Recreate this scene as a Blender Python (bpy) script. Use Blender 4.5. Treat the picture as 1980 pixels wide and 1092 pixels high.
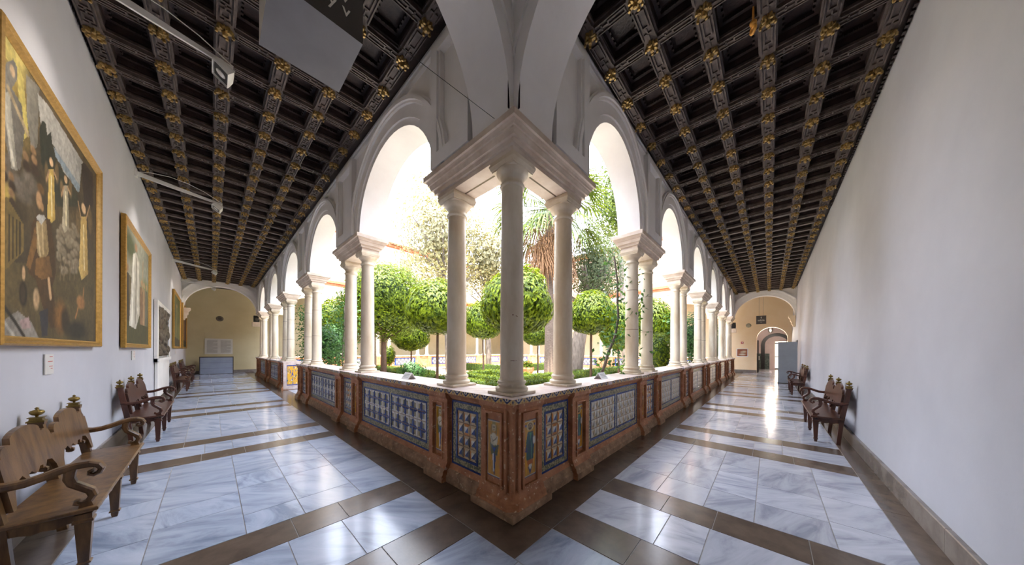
import bpy, bmesh, math, random
import numpy as np
from mathutils import Vector, Matrix, Euler

for _o in list(bpy.data.objects):
    bpy.data.objects.remove(_o, do_unlink=True)
SC = bpy.context.scene
COL = SC.collection
random.seed(7)
R = math.radians

# ------------------------------------------------------------------ camera
FPX, YAW, CXP, HYP, ROLL = 537.744, 0.7382, 998.95, 677.4, 0.0033
CAMX, CAMY, CAMZ = -1.8844, -1.7606, 1.55
cd = bpy.data.cameras.new('camera')
cd.sensor_width = 36.0
cd.sensor_fit = 'HORIZONTAL'
cd.lens = FPX / 1980.0 * 36.0
cd.shift_x = (990.0 - CXP) / 1980.0
cd.shift_y = (HYP - 546.0) / 1980.0
cd.clip_start = 0.05
cd.clip_end = 400
cam = bpy.data.objects.new('camera', cd)
COL.objects.link(cam)
fw = Vector((math.cos(YAW), math.sin(YAW), 0))
rt = Vector((math.sin(YAW), -math.cos(YAW), 0))
M3 = Matrix((rt, Vector((0, 0, 1)), -fw)).transposed().to_4x4()
cam.matrix_world = Matrix.Translation((CAMX, CAMY, CAMZ)) @ M3 @ Matrix.Rotation(ROLL, 4, 'Z')
SC.camera = cam

# ------------------------------------------------------------------ sky, sun, exposure
world = bpy.data.worlds.new('sky')
SC.world = world
world.use_nodes = True
_bg = world.node_tree.nodes['Background']
_bg.inputs[0].default_value = (0.79, 0.85, 1.0, 1)
_bg.inputs[1].default_value = 1.05
sd = bpy.data.lights.new('sun', 'SUN')
sd.energy = 2.8
sd.color = (1.0, 0.93, 0.83)
sd.angle = R(0.6)
sun = bpy.data.objects.new('sun', sd)
COL.objects.link(sun)
# shines from behind the near roofs onto the garden and the far wings
sun.rotation_euler = Vector((-0.24, -0.18, 0.95)).to_track_quat('Z', 'Y').to_euler()
vs = SC.view_settings
vs.view_transform = 'Standard'
vs.look = 'None'
vs.gamma = 1.0
vs.use_curve_mapping = False
vs.exposure = 3.45
SC.cycles.max_bounces = 8
SC.cycles.diffuse_bounces = 5
SC.cycles.glossy_bounces = 3
SC.cycles.transmission_bounces = 4
SC.cycles.transparent_max_bounces = 6
SC.cycles.use_denoising = True
SC.cycles.sample_clamp_indirect = 8.0

# ------------------------------------------------------------------ materials
def lin(h):
    if isinstance(h, str):
        h = h.lstrip('#')
        c = [int(h[i:i + 2], 16) / 255 for i in (0, 2, 4)]
    else:
        c = [x / 255 for x in h]
    return tuple((x / 12.92 if x <= 0.04045 else ((x + 0.055) / 1.055) ** 2.4) for x in c)

MATS = {}
def nodes(m):
    m.use_nodes = True
    nt = m.node_tree
    return nt, nt.nodes, nt.links

def mat(name, c1, c2=None, scale=6.0, rough=0.6, bump=0.0, bscale=None, metal=0.0, detail=6.0, rand=0.0, spec=0.5, contrast=(0.35, 0.65), stretch=None, chips=None):
    if name in MATS:
        return MATS[name]
    m = bpy.data.materials.new(name)
    nt, N, L = nodes(m)
    b = N['Principled BSDF']
    b.inputs['Roughness'].default_value = rough
    b.inputs['Metallic'].default_value = metal
    b.inputs['Specular IOR Level'].default_value = spec
    a1 = (*lin(c1), 1)
    a2 = (*lin(c2 if c2 else c1), 1)
    tc = N.new('ShaderNodeTexCoord')
    src = tc.outputs['Object']
    if stretch:
        mp = N.new('ShaderNodeMapping')
        mp.inputs['Scale'].default_value = stretch
        L.new(src, mp.inputs[0])
        src = mp.outputs[0]
    if rand:
        oi = N.new('ShaderNodeObjectInfo')
        ad = N.new('ShaderNodeVectorMath'); ad.operation = 'MULTIPLY_ADD'
        ad.inputs[1].default_value = (1, 1, 1)
        cm = N.new('ShaderNodeVectorMath'); cm.operation = 'SCALE'
        cm.inputs[0].default_value = (37, 19, 53)
        L.new(oi.outputs['Random'], cm.inputs['Scale'])
        L.new(src, ad.inputs[0]); L.new(cm.outputs[0], ad.inputs[2])
        src = ad.outputs[0]
    nz = N.new('ShaderNodeTexNoise')
    nz.inputs['Scale'].default_value = scale
    nz.inputs['Detail'].default_value = detail
    nz.inputs['Roughness'].default_value = 0.6
    L.new(src, nz.inputs['Vector'])
    rp = N.new('ShaderNodeValToRGB')
    rp.color_ramp.elements[0].position = contrast[0]
    rp.color_ramp.elements[1].position = contrast[1]
    rp.color_ramp.elements[0].color = a1
    rp.color_ramp.elements[1].color = a2
    L.new(nz.outputs[0], rp.inputs[0])
    out = rp.outputs[0]
    if chips:
        n4 = N.new('ShaderNodeTexNoise'); n4.inputs['Scale'].default_value = 26; n4.inputs['Detail'].default_value = 3
        L.new(src, n4.inputs['Vector'])
        mr4 = N.new('ShaderNodeMapRange'); mr4.inputs[1].default_value = .63; mr4.inputs[2].default_value = .67
        L.new(n4.outputs[0], mr4.inputs[0])
        mx4 = N.new('ShaderNodeMix'); mx4.data_type = 'RGBA'; mx4.inputs[7].default_value = (*lin(chips), 1)
        L.new(mr4.outputs[0], mx4.inputs[0]); L.new(out, mx4.inputs[6]); out = mx4.outputs[2]
    if rand:
        hs = N.new('ShaderNodeHueSaturation')
        mr = N.new('ShaderNodeMapRange')
        mr.inputs[3].default_value = 1 - rand; mr.inputs[4].default_value = 1 + rand
        L.new(oi.outputs['Random'], mr.inputs[0])
        L.new(mr.outputs[0], hs.inputs['Value']); L.new(out, hs.inputs['Color'])
        out = hs.outputs[0]
    L.new(out, b.inputs['Base Color'])
    if bump:
        n2 = N.new('ShaderNodeTexNoise')
        n2.inputs['Scale'].default_value = bscale or scale * 4
        n2.inputs['Detail'].default_value = 5
        L.new(src, n2.inputs['Vector'])
        bp = N.new('ShaderNodeBump')
        bp.inputs['Strength'].default_value = bump
        bp.inputs['Distance'].default_value = 0.01
        L.new(n2.outputs[0], bp.inputs['Height'])
        L.new(bp.outputs[0], b.inputs['Normal'])
    MATS[name] = m
    return m

def marble(name, base, vein, vein2, rough, rand, wscale=1.3, rotz=0.5):
    m = bpy.data.materials.new(name)
    nt, N, L = nodes(m)
    b = N['Principled BSDF']
    b.inputs['Roughness'].default_value = rough
    tc = N.new('ShaderNodeTexCoord'); oi = N.new('ShaderNodeObjectInfo')
    cm = N.new('ShaderNodeVectorMath'); cm.operation = 'SCALE'; cm.inputs[0].default_value = (31, 47, 13)
    L.new(oi.outputs['Random'], cm.inputs['Scale'])
    ad = N.new('ShaderNodeVectorMath'); ad.operation = 'ADD'
    L.new(tc.outputs['Object'], ad.inputs[0]); L.new(cm.outputs[0], ad.inputs[1])
    vr = N.new('ShaderNodeVectorRotate'); vr.rotation_type = 'Z_AXIS'
    mr0 = N.new('ShaderNodeMapRange'); mr0.inputs[3].default_value = rotz - .5; mr0.inputs[4].default_value = rotz + .9
    L.new(oi.outputs['Random'], mr0.inputs[0]); L.new(mr0.outputs[0], vr.inputs['Angle'])
    L.new(ad.outputs[0], vr.inputs['Vector'])
    mp = N.new('ShaderNodeMapping'); mp.inputs['Scale'].default_value = (1.0, 3.5, 1.0)
    L.new(vr.outputs[0], mp.inputs[0])
    nz = N.new('ShaderNodeTexNoise'); nz.inputs['Scale'].default_value = wscale; nz.inputs['Detail'].default_value = 9
    nz.inputs['Roughness'].default_value = 0.62; nz.inputs['Distortion'].default_value = 1.1
    L.new(mp.outputs[0], nz.inputs[0])
    rp = N.new('ShaderNodeValToRGB')
    e = rp.color_ramp.elements
    e[0].position = 0.32; e[0].color = (*lin(vein), 1)
    e[1].position = 0.72; e[1].color = (*lin(base), 1)
    k = e.new(0.5); k.color = (*lin(vein2), 1)
    L.new(nz.outputs[0], rp.inputs[0])
    hs = N.new('ShaderNodeHueSaturation')
    mr = N.new('ShaderNodeMapRange'); mr.inputs[3].default_value = 1 - rand; mr.inputs[4].default_value = 1 + rand * .6
    L.new(oi.outputs['Random'], mr.inputs[0]); L.new(mr.outputs[0], hs.inputs['Value']); L.new(rp.outputs[0], hs.inputs['Color'])
    L.new(hs.outputs[0], b.inputs['Base Color'])
    n3 = N.new('ShaderNodeTexNoise'); n3.inputs['Scale'].default_value = 2.2; n3.inputs['Detail'].default_value = 4
    L.new(ad.outputs[0], n3.inputs[0])
    m3 = N.new('ShaderNodeMapRange'); m3.inputs[3].default_value = rough * .75; m3.inputs[4].default_value = rough * 1.35
    L.new(n3.outputs[0], m3.inputs[0]); L.new(m3.outputs[0], b.inputs['Roughness'])
    MATS[name] = m
    return m

def vcol_mat(name, rough=0.45, gain=1.0, bump=0.0):
    m = bpy.data.materials.new(name)
    nt, N, L = nodes(m)
    b = N['Principled BSDF']
    b.inputs['Roughness'].default_value = rough
    a = N.new('ShaderNodeVertexColor'); a.layer_name = 'paint'
    nz = N.new('ShaderNodeTexNoise'); nz.inputs['Scale'].default_value = 60; nz.inputs['Detail'].default_value = 3
    tc = N.new('ShaderNodeTexCoord'); L.new(tc.outputs['Object'], nz.inputs[0])
    mr = N.new('ShaderNodeMapRange'); mr.inputs[3].default_value = 0.82 * gain; mr.inputs[4].default_value = 1.18 * gain
    L.new(nz.outputs[0], mr.inputs[0])
    mx = N.new('ShaderNodeVectorMath'); mx.operation = 'SCALE'
    L.new(a.outputs[0], mx.inputs[0]); L.new(mr.outputs[0], mx.inputs['Scale'])
    L.new(mx.outputs[0], b.inputs['Base Color'])
    MATS[name] = m
    return m

def leaf_mat(name, c1, c2, trans=0.45, rough=0.4):
    m = bpy.data.materials.new(name)
    nt, N, L = nodes(m)
    for n in list(N): N.remove(n)
    out = N.new('ShaderNodeOutputMaterial')
    tc = N.new('ShaderNodeTexCoord')
    nz = N.new('ShaderNodeTexNoise'); nz.inputs['Scale'].default_value = 9; nz.inputs['Detail'].default_value = 2
    L.new(tc.outputs['Object'], nz.inputs[0])
    rp = N.new('ShaderNodeValToRGB')
    rp.color_ramp.elements[0].position = .35; rp.color_ramp.elements[1].position = .65
    rp.color_ramp.elements[0].color = (*lin(c1), 1); rp.color_ramp.elements[1].color = (*lin(c2), 1)
    L.new(nz.outputs[0], rp.inputs[0])
    p = N.new('ShaderNodeBsdfPrincipled'); p.inputs['Roughness'].default_value = rough + .1; p.inputs['Specular IOR Level'].default_value = .25
    t = N.new('ShaderNodeBsdfTranslucent')
    L.new(rp.outputs[0], p.inputs['Base Color'])
    g = N.new('ShaderNodeMix'); g.data_type = 'RGBA'; g.blend_type = 'MULTIPLY'; g.inputs[0].default_value = 1
    g.inputs[7].default_value = (1.35, 1.2, .5, 1)
    L.new(rp.outputs[0], g.inputs[6]); L.new(g.outputs[2], t.inputs[0])
    mx = N.new('ShaderNodeMixShader'); mx.inputs[0].default_value = trans
    L.new(p.outputs[0], mx.inputs[1]); L.new(t.outputs[0], mx.inputs[2]); L.new(mx.outputs[0], out.inputs[0])
    MATS[name] = m
    return m

def glass_mat(name, tint=(0.9, 0.95, 0.95)):
    m = bpy.data.materials.new(name)
    nt, N, L = nodes(m)
    for n in list(N): N.remove(n)
    out = N.new('ShaderNodeOutputMaterial')
    t = N.new('ShaderNodeBsdfTransparent'); t.inputs[0].default_value = (*tint, 1)
    g = N.new('ShaderNodeBsdfGlossy'); g.inputs['Roughness'].default_value = .02
    fr = N.new('ShaderNodeFresnel'); fr.inputs[0].default_value = 1.45
    mx = N.new('ShaderNodeMixShader')
    L.new(fr.outputs[0], mx.inputs[0]); L.new(t.outputs[0], mx.inputs[1]); L.new(g.outputs[0], mx.inputs[2]); L.new(mx.outputs[0], out.inputs[0])
    MATS[name] = m
    return m

def emit_mat(name, c, s):
    m = bpy.data.materials.new(name)
    nt, N, L = nodes(m)
    b = N['Principled BSDF']
    b.inputs['Emission Color'].default_value = (*lin(c), 1); b.inputs['Emission Strength'].default_value = s
    b.inputs['Base Color'].default_value = (*lin(c), 1)
    MATS[name] = m
    return m

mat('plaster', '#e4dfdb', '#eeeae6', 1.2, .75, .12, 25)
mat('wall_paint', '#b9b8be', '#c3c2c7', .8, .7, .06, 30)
mat('end_paint_cool', '#c2b48e', '#cdc09b', .8, .75, .06, 30)
mat('end_paint_warm', '#efd4aa', '#f5e0c0', .8, .75, .06, 30)
mat('impost_stone', '#c9b5a2', '#e0d0c0', 4, .6, .25, 40, rand=.05)
mat('column_marble', '#d0bda1', '#ebe0cc', 3.2, .42, .08, 40, rand=.07, stretch=(1, 1, .35))
mat('terracotta', '#9c5f3b', '#cb9166', 7, .62, .5, 35, contrast=(.3, .7), chips='#dcbf9f')
mat('terracotta_worn', '#80614a', '#bd9a7a', 9, .8, .8, 30, contrast=(.3, .68), chips='#c9b294')
mat('coping_clay', '#b79f94', '#ded0cb', 5, .35, .2, 50)
mat('tile_white', '#cfcac0', '#e2ddd2', 20, .22, .05, 60, rand=.06)
mat('tile_blue', '#1b2f66', '#2e478a', 20, .2, .05, 60, rand=.15)
mat('tile_olive', '#7d7450', '#a3946a', 30, .25, .05, 60, rand=.08)
mat('tile_tan', '#b59c73', '#d3bd98', 26, .28, .05, 60, rand=.08)
mat('tile_orange', '#b0672a', '#cf8a3c', 24, .25, .05, 60, rand=.1)
mat('tile_slate', '#4a4a52', '#7c7a78', 24, .25, .05, 60, rand=.1)
mat('tile_speckle', '#4c523c', '#b5a880', 42, .3, .05, 60, contrast=(.44, .56), detail=2)
mat('tile_grout', '#7a604c', '#94785f', 20, .7)
mat('dark_stone', '#574a41', '#6b5c50', 5, .2, .03, 60, rand=.14)
marble('floor_marble_cool_light', '#bfc5d4', '#858fa2', '#aab3c5', .14, .12)  # white marble with the painting corridor's bluish daylight put into its colour
marble('floor_marble_warm_light', '#c6c7d0', '#9093a0', '#b4b6c0', .14, .12)  # the same white marble, tinted for the warmer light of the other corridor
mat('rust', '#6b3018', '#8a4a28', 20, .7)
mat('joint', '#8f8a84', '#a19b95', 20, .5)
mat('skirting_stone', '#6e6660', '#8a817a', 4, .18, .03, 50)
mat('wood_dark', '#221817', '#352723', 8, .55, .4, 30, stretch=(1, 1, 1))
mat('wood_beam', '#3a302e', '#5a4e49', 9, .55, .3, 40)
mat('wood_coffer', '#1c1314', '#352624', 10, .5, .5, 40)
mat('gilding', '#7c6238', '#d0b072', 22, .38, .3, 60, metal=.55, rand=.15)
mat('frame_gold', '#a07a34', '#b98f45', 30, .38, .1, 80, metal=.35)
mat('bench_wood', '#3a211a', '#5a3527', 5, .33, .08, 60, stretch=(3, 3, .6), rand=.12)
mat('bench_wood_lamplit', '#4a3322', '#7d5c38', 5, .33, .08, 60, stretch=(3, 3, .6))  # same bench wood, with the picture lamp's light put into the colour
mat('brass', '#6d5a30', '#9a8247', 12, .35, .1, 40, metal=.8)
mat('lamp_white', '#d8d6d2', '#e2e0dc', 8, .4)
mat('lamp_dark', '#2a2a2c', '#343436', 8, .3, metal=.6)
mat('metal_black', '#1b1b1d', '#28282a', 8, .4, metal=.4)
mat('sign_grey', '#626166', '#6b6a6f', 3, .5)
mat('sign_dark', '#403a34', '#4a443d', 3, .55)
mat('sign_pale', '#b3afa8', '#bcb8b1', 3, .5)
mat('letter_white', '#e8e2d4', '#efe9dc', 3, .6)
mat('partition_grey', '#84888d', '#8e9297', 2, .5)
mat('panel_blue', '#8d97ae', '#99a3b8', 2, .4)
mat('panel_edge', '#3a3430', '#463e38', 4, .5)
mat('paper', '#c9c6c0', '#d2cfc9', 3, .7)
mat('ink', '#8a8680', '#95918b', 3, .8)
mat('card_white', '#e4e4e4', '#ececec', 3, .5)
mat('red_plastic', '#b03026', '#bd3b30', 3, .4)
mat('amber_glass', '#c98a38', '#d99b48', 6, .3)
mat('bronze', '#1d1a18', '#453d36', 14, .45, .4, 40, metal=.2)
mat('brick_band', '#a85f3c', '#c07a52', 9, .8, .3, 40)
mat('far_wall', '#e2cfae', '#ecdcc0', 1.5, .85, .1, 20)
mat('far_wall_red', '#c9a48a', '#d7b59b', 1.5, .85, .1, 20)
mat('roof_tile', '#9c6a4a', '#c39470', 6, .8, .3, 20)
mat('shutter', '#8e8a76', '#a29d88', 5, .6)
mat('window_glass', '#5c666c', '#7c868c', 2, .1)
mat('bark', '#3b2a20', '#5c4535', 12, .85, .7, 30, stretch=(1, 1, .3))
mat('bark_grey', '#5a5048', '#7d7268', 10, .85, .7, 30, stretch=(1, 1, .25))
mat('palm_bark', '#54463a', '#75655a', 14, .85, .7, 30, stretch=(.6, .6, 3))
mat('dead_frond', '#5d3f26', '#946c46', 10, .8)
mat('soil', '#7a6a4c', '#a3936c', 3, .9, .3, 20)
mat('gravel', '#d6d2cb', '#e3dfd8', 14, .9, .3, 60)
mat('dado_tile', '#3f4a46', '#68736c', 9, .12)
mat('hall_wall', '#c9b7b4', '#d6c6c3', 1, .7)
mat('arch_brown', '#9a5d3a', '#b2744e', 5, .6)
mat('clay_pot', '#a86038', '#c27a50', 6, .7)
leaf_mat('leaf_orange', '#273c09', '#6b7d15', .42)
leaf_mat('leaf_deep', '#2a4a1c', '#547a30', .35)
leaf_mat('leaf_hedge', '#2c430d', '#69791d', .3)
leaf_mat('leaf_grey', '#5d5f48', '#a39c80', .35, .65)
leaf_mat('leaf_conifer', '#35412f', '#636d50', .3, .65)
leaf_mat('leaf_vine', '#284629', '#4f7540', .35)
leaf_mat('leaf_palm', '#2a3c14', '#5a6828', .3)
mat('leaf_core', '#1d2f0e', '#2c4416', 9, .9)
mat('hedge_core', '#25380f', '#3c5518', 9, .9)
vcol_mat('painted', .68, .9)
vcol_mat('painted_tile', .25)
glass_mat('clear_glass')
emit_mat('lamp_glow', '#fff1d8', 3.0)

# ------------------------------------------------------------------ mesh building
class MB:
    def __init__(s, fn=None, flip=False):
        s.v, s.f, s.m, s.sm, s.fn, s.flip = [], [], [], [], fn, flip
    def add(s, vs, fs, mi=0, smooth=False):
        o = len(s.v)
        s.v += [s.fn(*p) for p in vs] if s.fn else [tuple(p) for p in vs]
        for f in fs:
            g = [o + i for i in f]
            s.f.append(g[::-1] if s.flip else g); s.m.append(mi); s.sm.append(smooth)
        return s
    def box(s, x0, x1, y0, y1, z0, z1, mi=0):
        return s.add([(x0, y0, z0), (x1, y0, z0), (x1, y1, z0), (x0, y1, z0), (x0, y0, z1), (x1, y0, z1), (x1, y1, z1), (x0, y1, z1)],
                     [(3, 2, 1, 0), (4, 5, 6, 7), (0, 1, 5, 4), (1, 2, 6, 5), (2, 3, 7, 6), (3, 0, 4, 7)], mi)
    def bbox(s, x0, x1, y0, y1, z0, z1, b, mi=0):
        # box with chamfered long edges: inset rings at the top and bottom
        def ring(z, k): return [(x0 + k, y0 + k, z), (x1 - k, y0 + k, z), (x1 - k, y1 - k, z), (x0 + k, y1 - k, z)]
        return s.rings([ring(z0, b), ring(z0 + b, 0), ring(z1 - b, 0), ring(z1, b)], mi=mi)
    def rings(s, rs, mi=0, smooth=False, closed=True, caps=True):
        n = len(rs[0]); vs = [p for r in rs for p in r]; fs = []
        for i in range(len(rs) - 1):
            for j in range(n if closed else n - 1):
                k = (j + 1) % n
                fs.append((i * n + j, i * n + k, (i + 1) * n + k, (i + 1) * n + j))
        s.add(vs, fs, mi, smooth)
        if caps and closed:
            s.add(list(rs[0]), [tuple(range(n))[::-1]], mi)
            s.add(list(rs[-1]), [tuple(range(n))], mi)
        return s
    def lathe(s, prof, n=20, c=(0, 0, 0), mi=0, smooth=True, caps=True):
        rs = [[(c[0] + r * math.cos(2 * math.pi * j / n), c[1] + r * math.sin(2 * math.pi * j / n), c[2] + z) for j in range(n)] for r, z in prof]
        return s.rings(rs, mi, smooth, True, caps)
    def prism(s, poly, a0, a1, axis='y', mi=0):
        # poly in the other two coordinates: axis y -> (x,z); x -> (y,z); z -> (x,y)
        def P(p, a):
            return (p[0], a, p[1]) if axis == 'y' else ((a, p[0], p[1]) if axis == 'x' else (p[0], p[1], a))
        n = len(poly)
        vs = [P(p, a0) for p in poly] + [P(p, a1) for p in poly]
        fs = [tuple(range(n)), tuple(range(2 * n - 1, n - 1, -1))]
        for j in range(n):
            k = (j + 1) % n
            fs.append((j, n + j, n + k, k))
        return s.add(vs, fs, mi)
    def tube(s, pts, rad, n=8, mi=0, smooth=True):
        pts = [Vector(p) for p in pts]
        rr = rad if isinstance(rad, (list, tuple)) else [rad] * len(pts)
        rs = []; prev = None
        for i, p in enumerate(pts):
            d = (pts[min(i + 1, len(pts) - 1)] - pts[max(i - 1, 0)]).normalized()
            ref = prev if prev else (Vector((0, 0, 1)) if abs(d.z) < .9 else Vector((1, 0, 0)))
            u = d.cross(ref); u = u.normalized() if u.length > 1e-6 else Vector((1, 0, 0)); w = d.cross(u).normalized()
            prev = -w if False else ref
            rs.append([tuple(p + (u * math.cos(2 * math.pi * j / n) + w * math.sin(2 * math.pi * j / n)) * rr[i]) for j in range(n)])
        return s.rings(rs, mi, smooth)
    def ribbon(s, pts, wid, thick, side, mi=0, smooth=False):
        # rectangular section swept along pts; 'side' is the constant width axis
        pts = [Vector(p) for p in pts]; sd = Vector(side); rs = []
        for i, p in enumerate(pts):
            d = (pts[min(i + 1, len(pts) - 1)] - pts[max(i - 1, 0)]).normalized()
            u = d.cross(sd).normalized()
            w = wid[i] if isinstance(wid, list) else wid; t = thick[i] if isinstance(thick, list) else thick
            a, b = sd * w / 2, u * t / 2
            rs.append([tuple(p - a * .72 - b), tuple(p - a - b * .5), tuple(p - a + b * .5), tuple(p - a * .72 + b), tuple(p + a * .72 + b), tuple(p + a + b * .5), tuple(p + a - b * .5), tuple(p + a * .72 - b)])
        return s.rings(rs, mi, smooth)
    def mesh(s, name, mats, org=(0, 0, 0)):
        me = bpy.data.meshes.new(name)
        v = [(p[0] - org[0], p[1] - org[1], p[2] - org[2]) for p in s.v]
        me.from_pydata(v, [], s.f)
        for m in (mats if isinstance(mats, (list, tuple)) else [mats]):
            me.materials.append(MATS[m] if isinstance(m, str) else m)
        me.polygons.foreach_set('material_index', s.m)
        me.polygons.foreach_set('use_smooth', s.sm)
        me.update()
        return me
    def build(s, name, mats, parent=None):
        org = wloc(parent) if parent else (0, 0, 0)
        return link(name, s.mesh(name, mats, org), parent)

def wloc(o):
    x = Vector((0, 0, 0))
    while o:
        x += o.location; o = o.parent
    return x

def link(name, data, parent=None, loc=None, rz=0.0):
    o = bpy.data.objects.new(name, data)
    COL.objects.link(o)
    if parent: o.parent = parent
    if loc is not None: o.location = loc
    if rz: o.rotation_euler = (0, 0, rz)
    return o

def tag(o, label, cat, group=None, kind=None):
    if label: o['label'] = label
    if cat: o['category'] = cat
    if group: o['group'] = group
    if kind: o['kind'] = kind
    return o

def thing(name, label, cat, loc=(0, 0, 0), rz=0.0, group=None, kind=None):
    o = link(name, None, None, loc, rz)
    o.empty_display_size = .1
    return tag(o, label, cat, group, kind)

def struct(o, label, cat='wall'):
    return tag(o, label, cat, None, 'structure')

def copy_tree(o, parent=None):
    c = o.copy(); COL.objects.link(c); c.parent = parent
    for ch in list(o.children): copy_tree(ch, c)
    return c

def text_mesh(name, body, size, mat_, parent, loc, rot, align='CENTER'):
    cu = bpy.data.curves.new(name, 'FONT'); cu.body = body; cu.size = size; cu.align_x = align
    cu.extrude = .0015; cu.materials.append(MATS[mat_])
    t = bpy.data.objects.new('tmp', cu); COL.objects.link(t)
    bpy.context.view_layer.update()
    me = bpy.data.meshes.new_from_object(t.evaluated_get(bpy.context.evaluated_depsgraph_get()))
    bpy.data.objects.remove(t, do_unlink=True); bpy.data.curves.remove(cu)
    o = bpy.data.objects.new(name, me); COL.objects.link(o); o.parent = parent
    o.location = loc; o.rotation_euler = rot
    return o

# wings: s runs along an arcade from the corner, t from the corridor face towards the garden
DX, DY = 21.6, 21.6
WL, WR0, WR1, CH = -2.93, -2.78, -2.95, 5.40
ENDL, ENDR = 24.7, 24.4
WING = {'L': (lambda s, t, z: (t, s, z), True), 'R': (lambda s, t, z: (s, t, z), False),
        'FL': (lambda s, t, z: (s, DY - t, z), True), 'FR': (lambda s, t, z: (DX - t, s, z), False)}
def wmb(w): return MB(*WING[w])
PIER = {'L': [4.75 + 4.0 * k for k in range(5)], 'R': [4.13 + 3.39 * k for k in range(6)]}
HALF = {'L': .68, 'R': .64}
SPC = {'L': .5, 'R': .45}
ORD = ['first', 'second', 'third', 'fourth', 'fifth', 'sixth', 'seventh', 'eighth']

# ------------------------------------------------------------------ floors
def slab(parent, x0, x1, y0, y1, m, name, g=.003):
    cx, cy = (x0 + x1) / 2, (y0 + y1) / 2
    hx, hy = (x1 - x0) / 2 - g, (y1 - y0) / 2 - g
    if hx < .01 or hy < .01: return
    b = MB()
    def ring(k, z): return [(-hx + k, -hy + k, z), (hx - k, -hy + k, z), (hx - k, hy - k, z), (-hx + k, hy - k, z)]
    b.rings([ring(0, -.02), ring(0, -.0012), ring(.0012, 0)])
    link(name, b.mesh(name, m), parent, (cx, cy, 0))

def fill(parent, x0, x1, y0, y1, m, name, nx, ny, along, rng, jit=.12):
    """slabs over a rectangle: continuous joints along 'along', staggered cross joints"""
    def cuts(a, b, n, j):
        c = [a + (b - a) * i / n for i in range(n + 1)]
        st = (b - a) / n
        return [c[0]] + [q + rng.uniform(-j, j) * st for q in c[1:-1]] + [c[-1]]
    if along == 'y':
        xs = cuts(x0, x1, nx, jit)
        for i in range(nx):
            ys = cuts(y0, y1, ny, .3)
            for j in range(ny): slab(parent, xs[i], xs[i + 1], ys[j], ys[j + 1], m, name)
    else:
        ys = cuts(y0, y1, ny, jit)
        for j in range(ny):
            xs = cuts(x0, x1, nx, .3)
            for i in range(nx): slab(parent, xs[i], xs[i + 1], ys[j], ys[j + 1], m, name)

rng = random.Random(3)
XB, XI, YI = -.36, -2.65, -2.58      # edges of the dark border bands
fl = struct(MB().box(WL, .55, -2.9, ENDL, -.12, -.004).build('floor', 'joint'), 'veined white marble floor with dark cross bands in the corridor hung with paintings', 'floor')
fr_ = struct(MB().box(.55, ENDR + 6.8, -3.0, .55, -.12, -.004).build('floor', 'joint'), 'polished white marble floor with dark cross bands below the bare wall', 'floor')
# left corridor
cs = [.8] + [4.76 + 4.0 * k for k in range(5)]
prev = None
for k, c in enumerate(cs):
    a0, a1, b0, b1 = c - .69, c - .30, c + .32, c + .69
    fill(fl, XI, XB, a0, a1, 'dark_stone', 'dark_slab', 4 if k < 3 else 2, 1, 'x', rng)
    fill(fl, XI, XB, a1, b0, 'floor_marble_cool_light', 'marble_slab', 4 if k < 3 else 2, 1, 'x', rng)
    fill(fl, XI, XB, b0, b1, 'dark_stone', 'dark_slab', 4 if k < 3 else 2, 1, 'x', rng)
    nx, ny = ((5, 5) if k < 2 else ((4, 4) if k == 2 else (3, 2)))
    e = cs[k + 1] - .69 if k + 1 < len(cs) else ENDL
    fill(fl, XI, XB, b1, e, 'floor_marble_cool_light', 'marble_slab', nx, ny, 'y', rng)
for i in range(22):
    y0 = -.36 + i * 1.14; y1 = min(y0 + 1.14, ENDL)
    if y0 > ENDL: break
    slab(fl, XB, .12 if i else .12, y0, y1, 'dark_stone', 'dark_slab')
    slab(fl, WL, XI, y0 - .4, y1 - .4, 'dark_stone', 'dark_slab')
slab(fl, WL, XI, -2.9, -.76, 'dark_stone', 'dark_slab')
fill(fl, XI, XB, YI, .11, 'floor_marble_cool_light', 'marble_slab', 4, 5, 'y', rng)
fill(fl, XB, .12, YI, -.36, 'floor_marble_cool_light', 'marble_slab', 1, 4, 'y', rng)
slab(fl, .12, .52, 9.62, 11.98, 'floor_marble_cool_light', 'marble_slab')
# right corridor
cs = [.775] + [4.155 + 3.39 * k for k in range(6)]
for k, c in enumerate(cs):
    a0, a1, b0, b1 = c - .65, c - .27, c + .28, c + .65
    fill(fr_, a0, a1, YI, XB, 'dark_stone', 'dark_slab', 1, 4 if k < 3 else 2, 'y', rng)
    fill(fr_, a1, b0, YI, XB, 'floor_marble_warm_light', 'marble_slab', 1, 4 if k < 3 else 2, 'y', rng)
    fill(fr_, b0, b1, YI, XB, 'dark_stone', 'dark_slab', 1, 4 if k < 3 else 2, 'y', rng)
    nx, ny = ((4, 5) if k < 2 else ((3, 4) if k == 2 else (2, 3)))
    e = cs[k + 1] - .65 if k + 1 < len(cs) else ENDR
    fill(fr_, b1, e, YI, XB, 'floor_marble_warm_light', 'marble_slab', nx, ny, 'x', rng)
for i in range(22):
    x0 = .12 + i * 1.14; x1 = min(x0 + 1.14, ENDR)
    if x0 > ENDR: break
    slab(fr_, x0, x1, XB, .12, 'dark_stone', 'dark_slab')
    slab(fr_, x0 - 1, x1 - 1, -2.86, YI, 'dark_stone', 'dark_slab')
slab(fr_, -2.65, -.88, -2.86, YI, 'dark_stone', 'dark_slab')
fill(fr_, ENDR, ENDR + 6.5, -2.86, .5, 'floor_marble_warm_light', 'marble_slab', 4, 3, 'x', rng)

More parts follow.
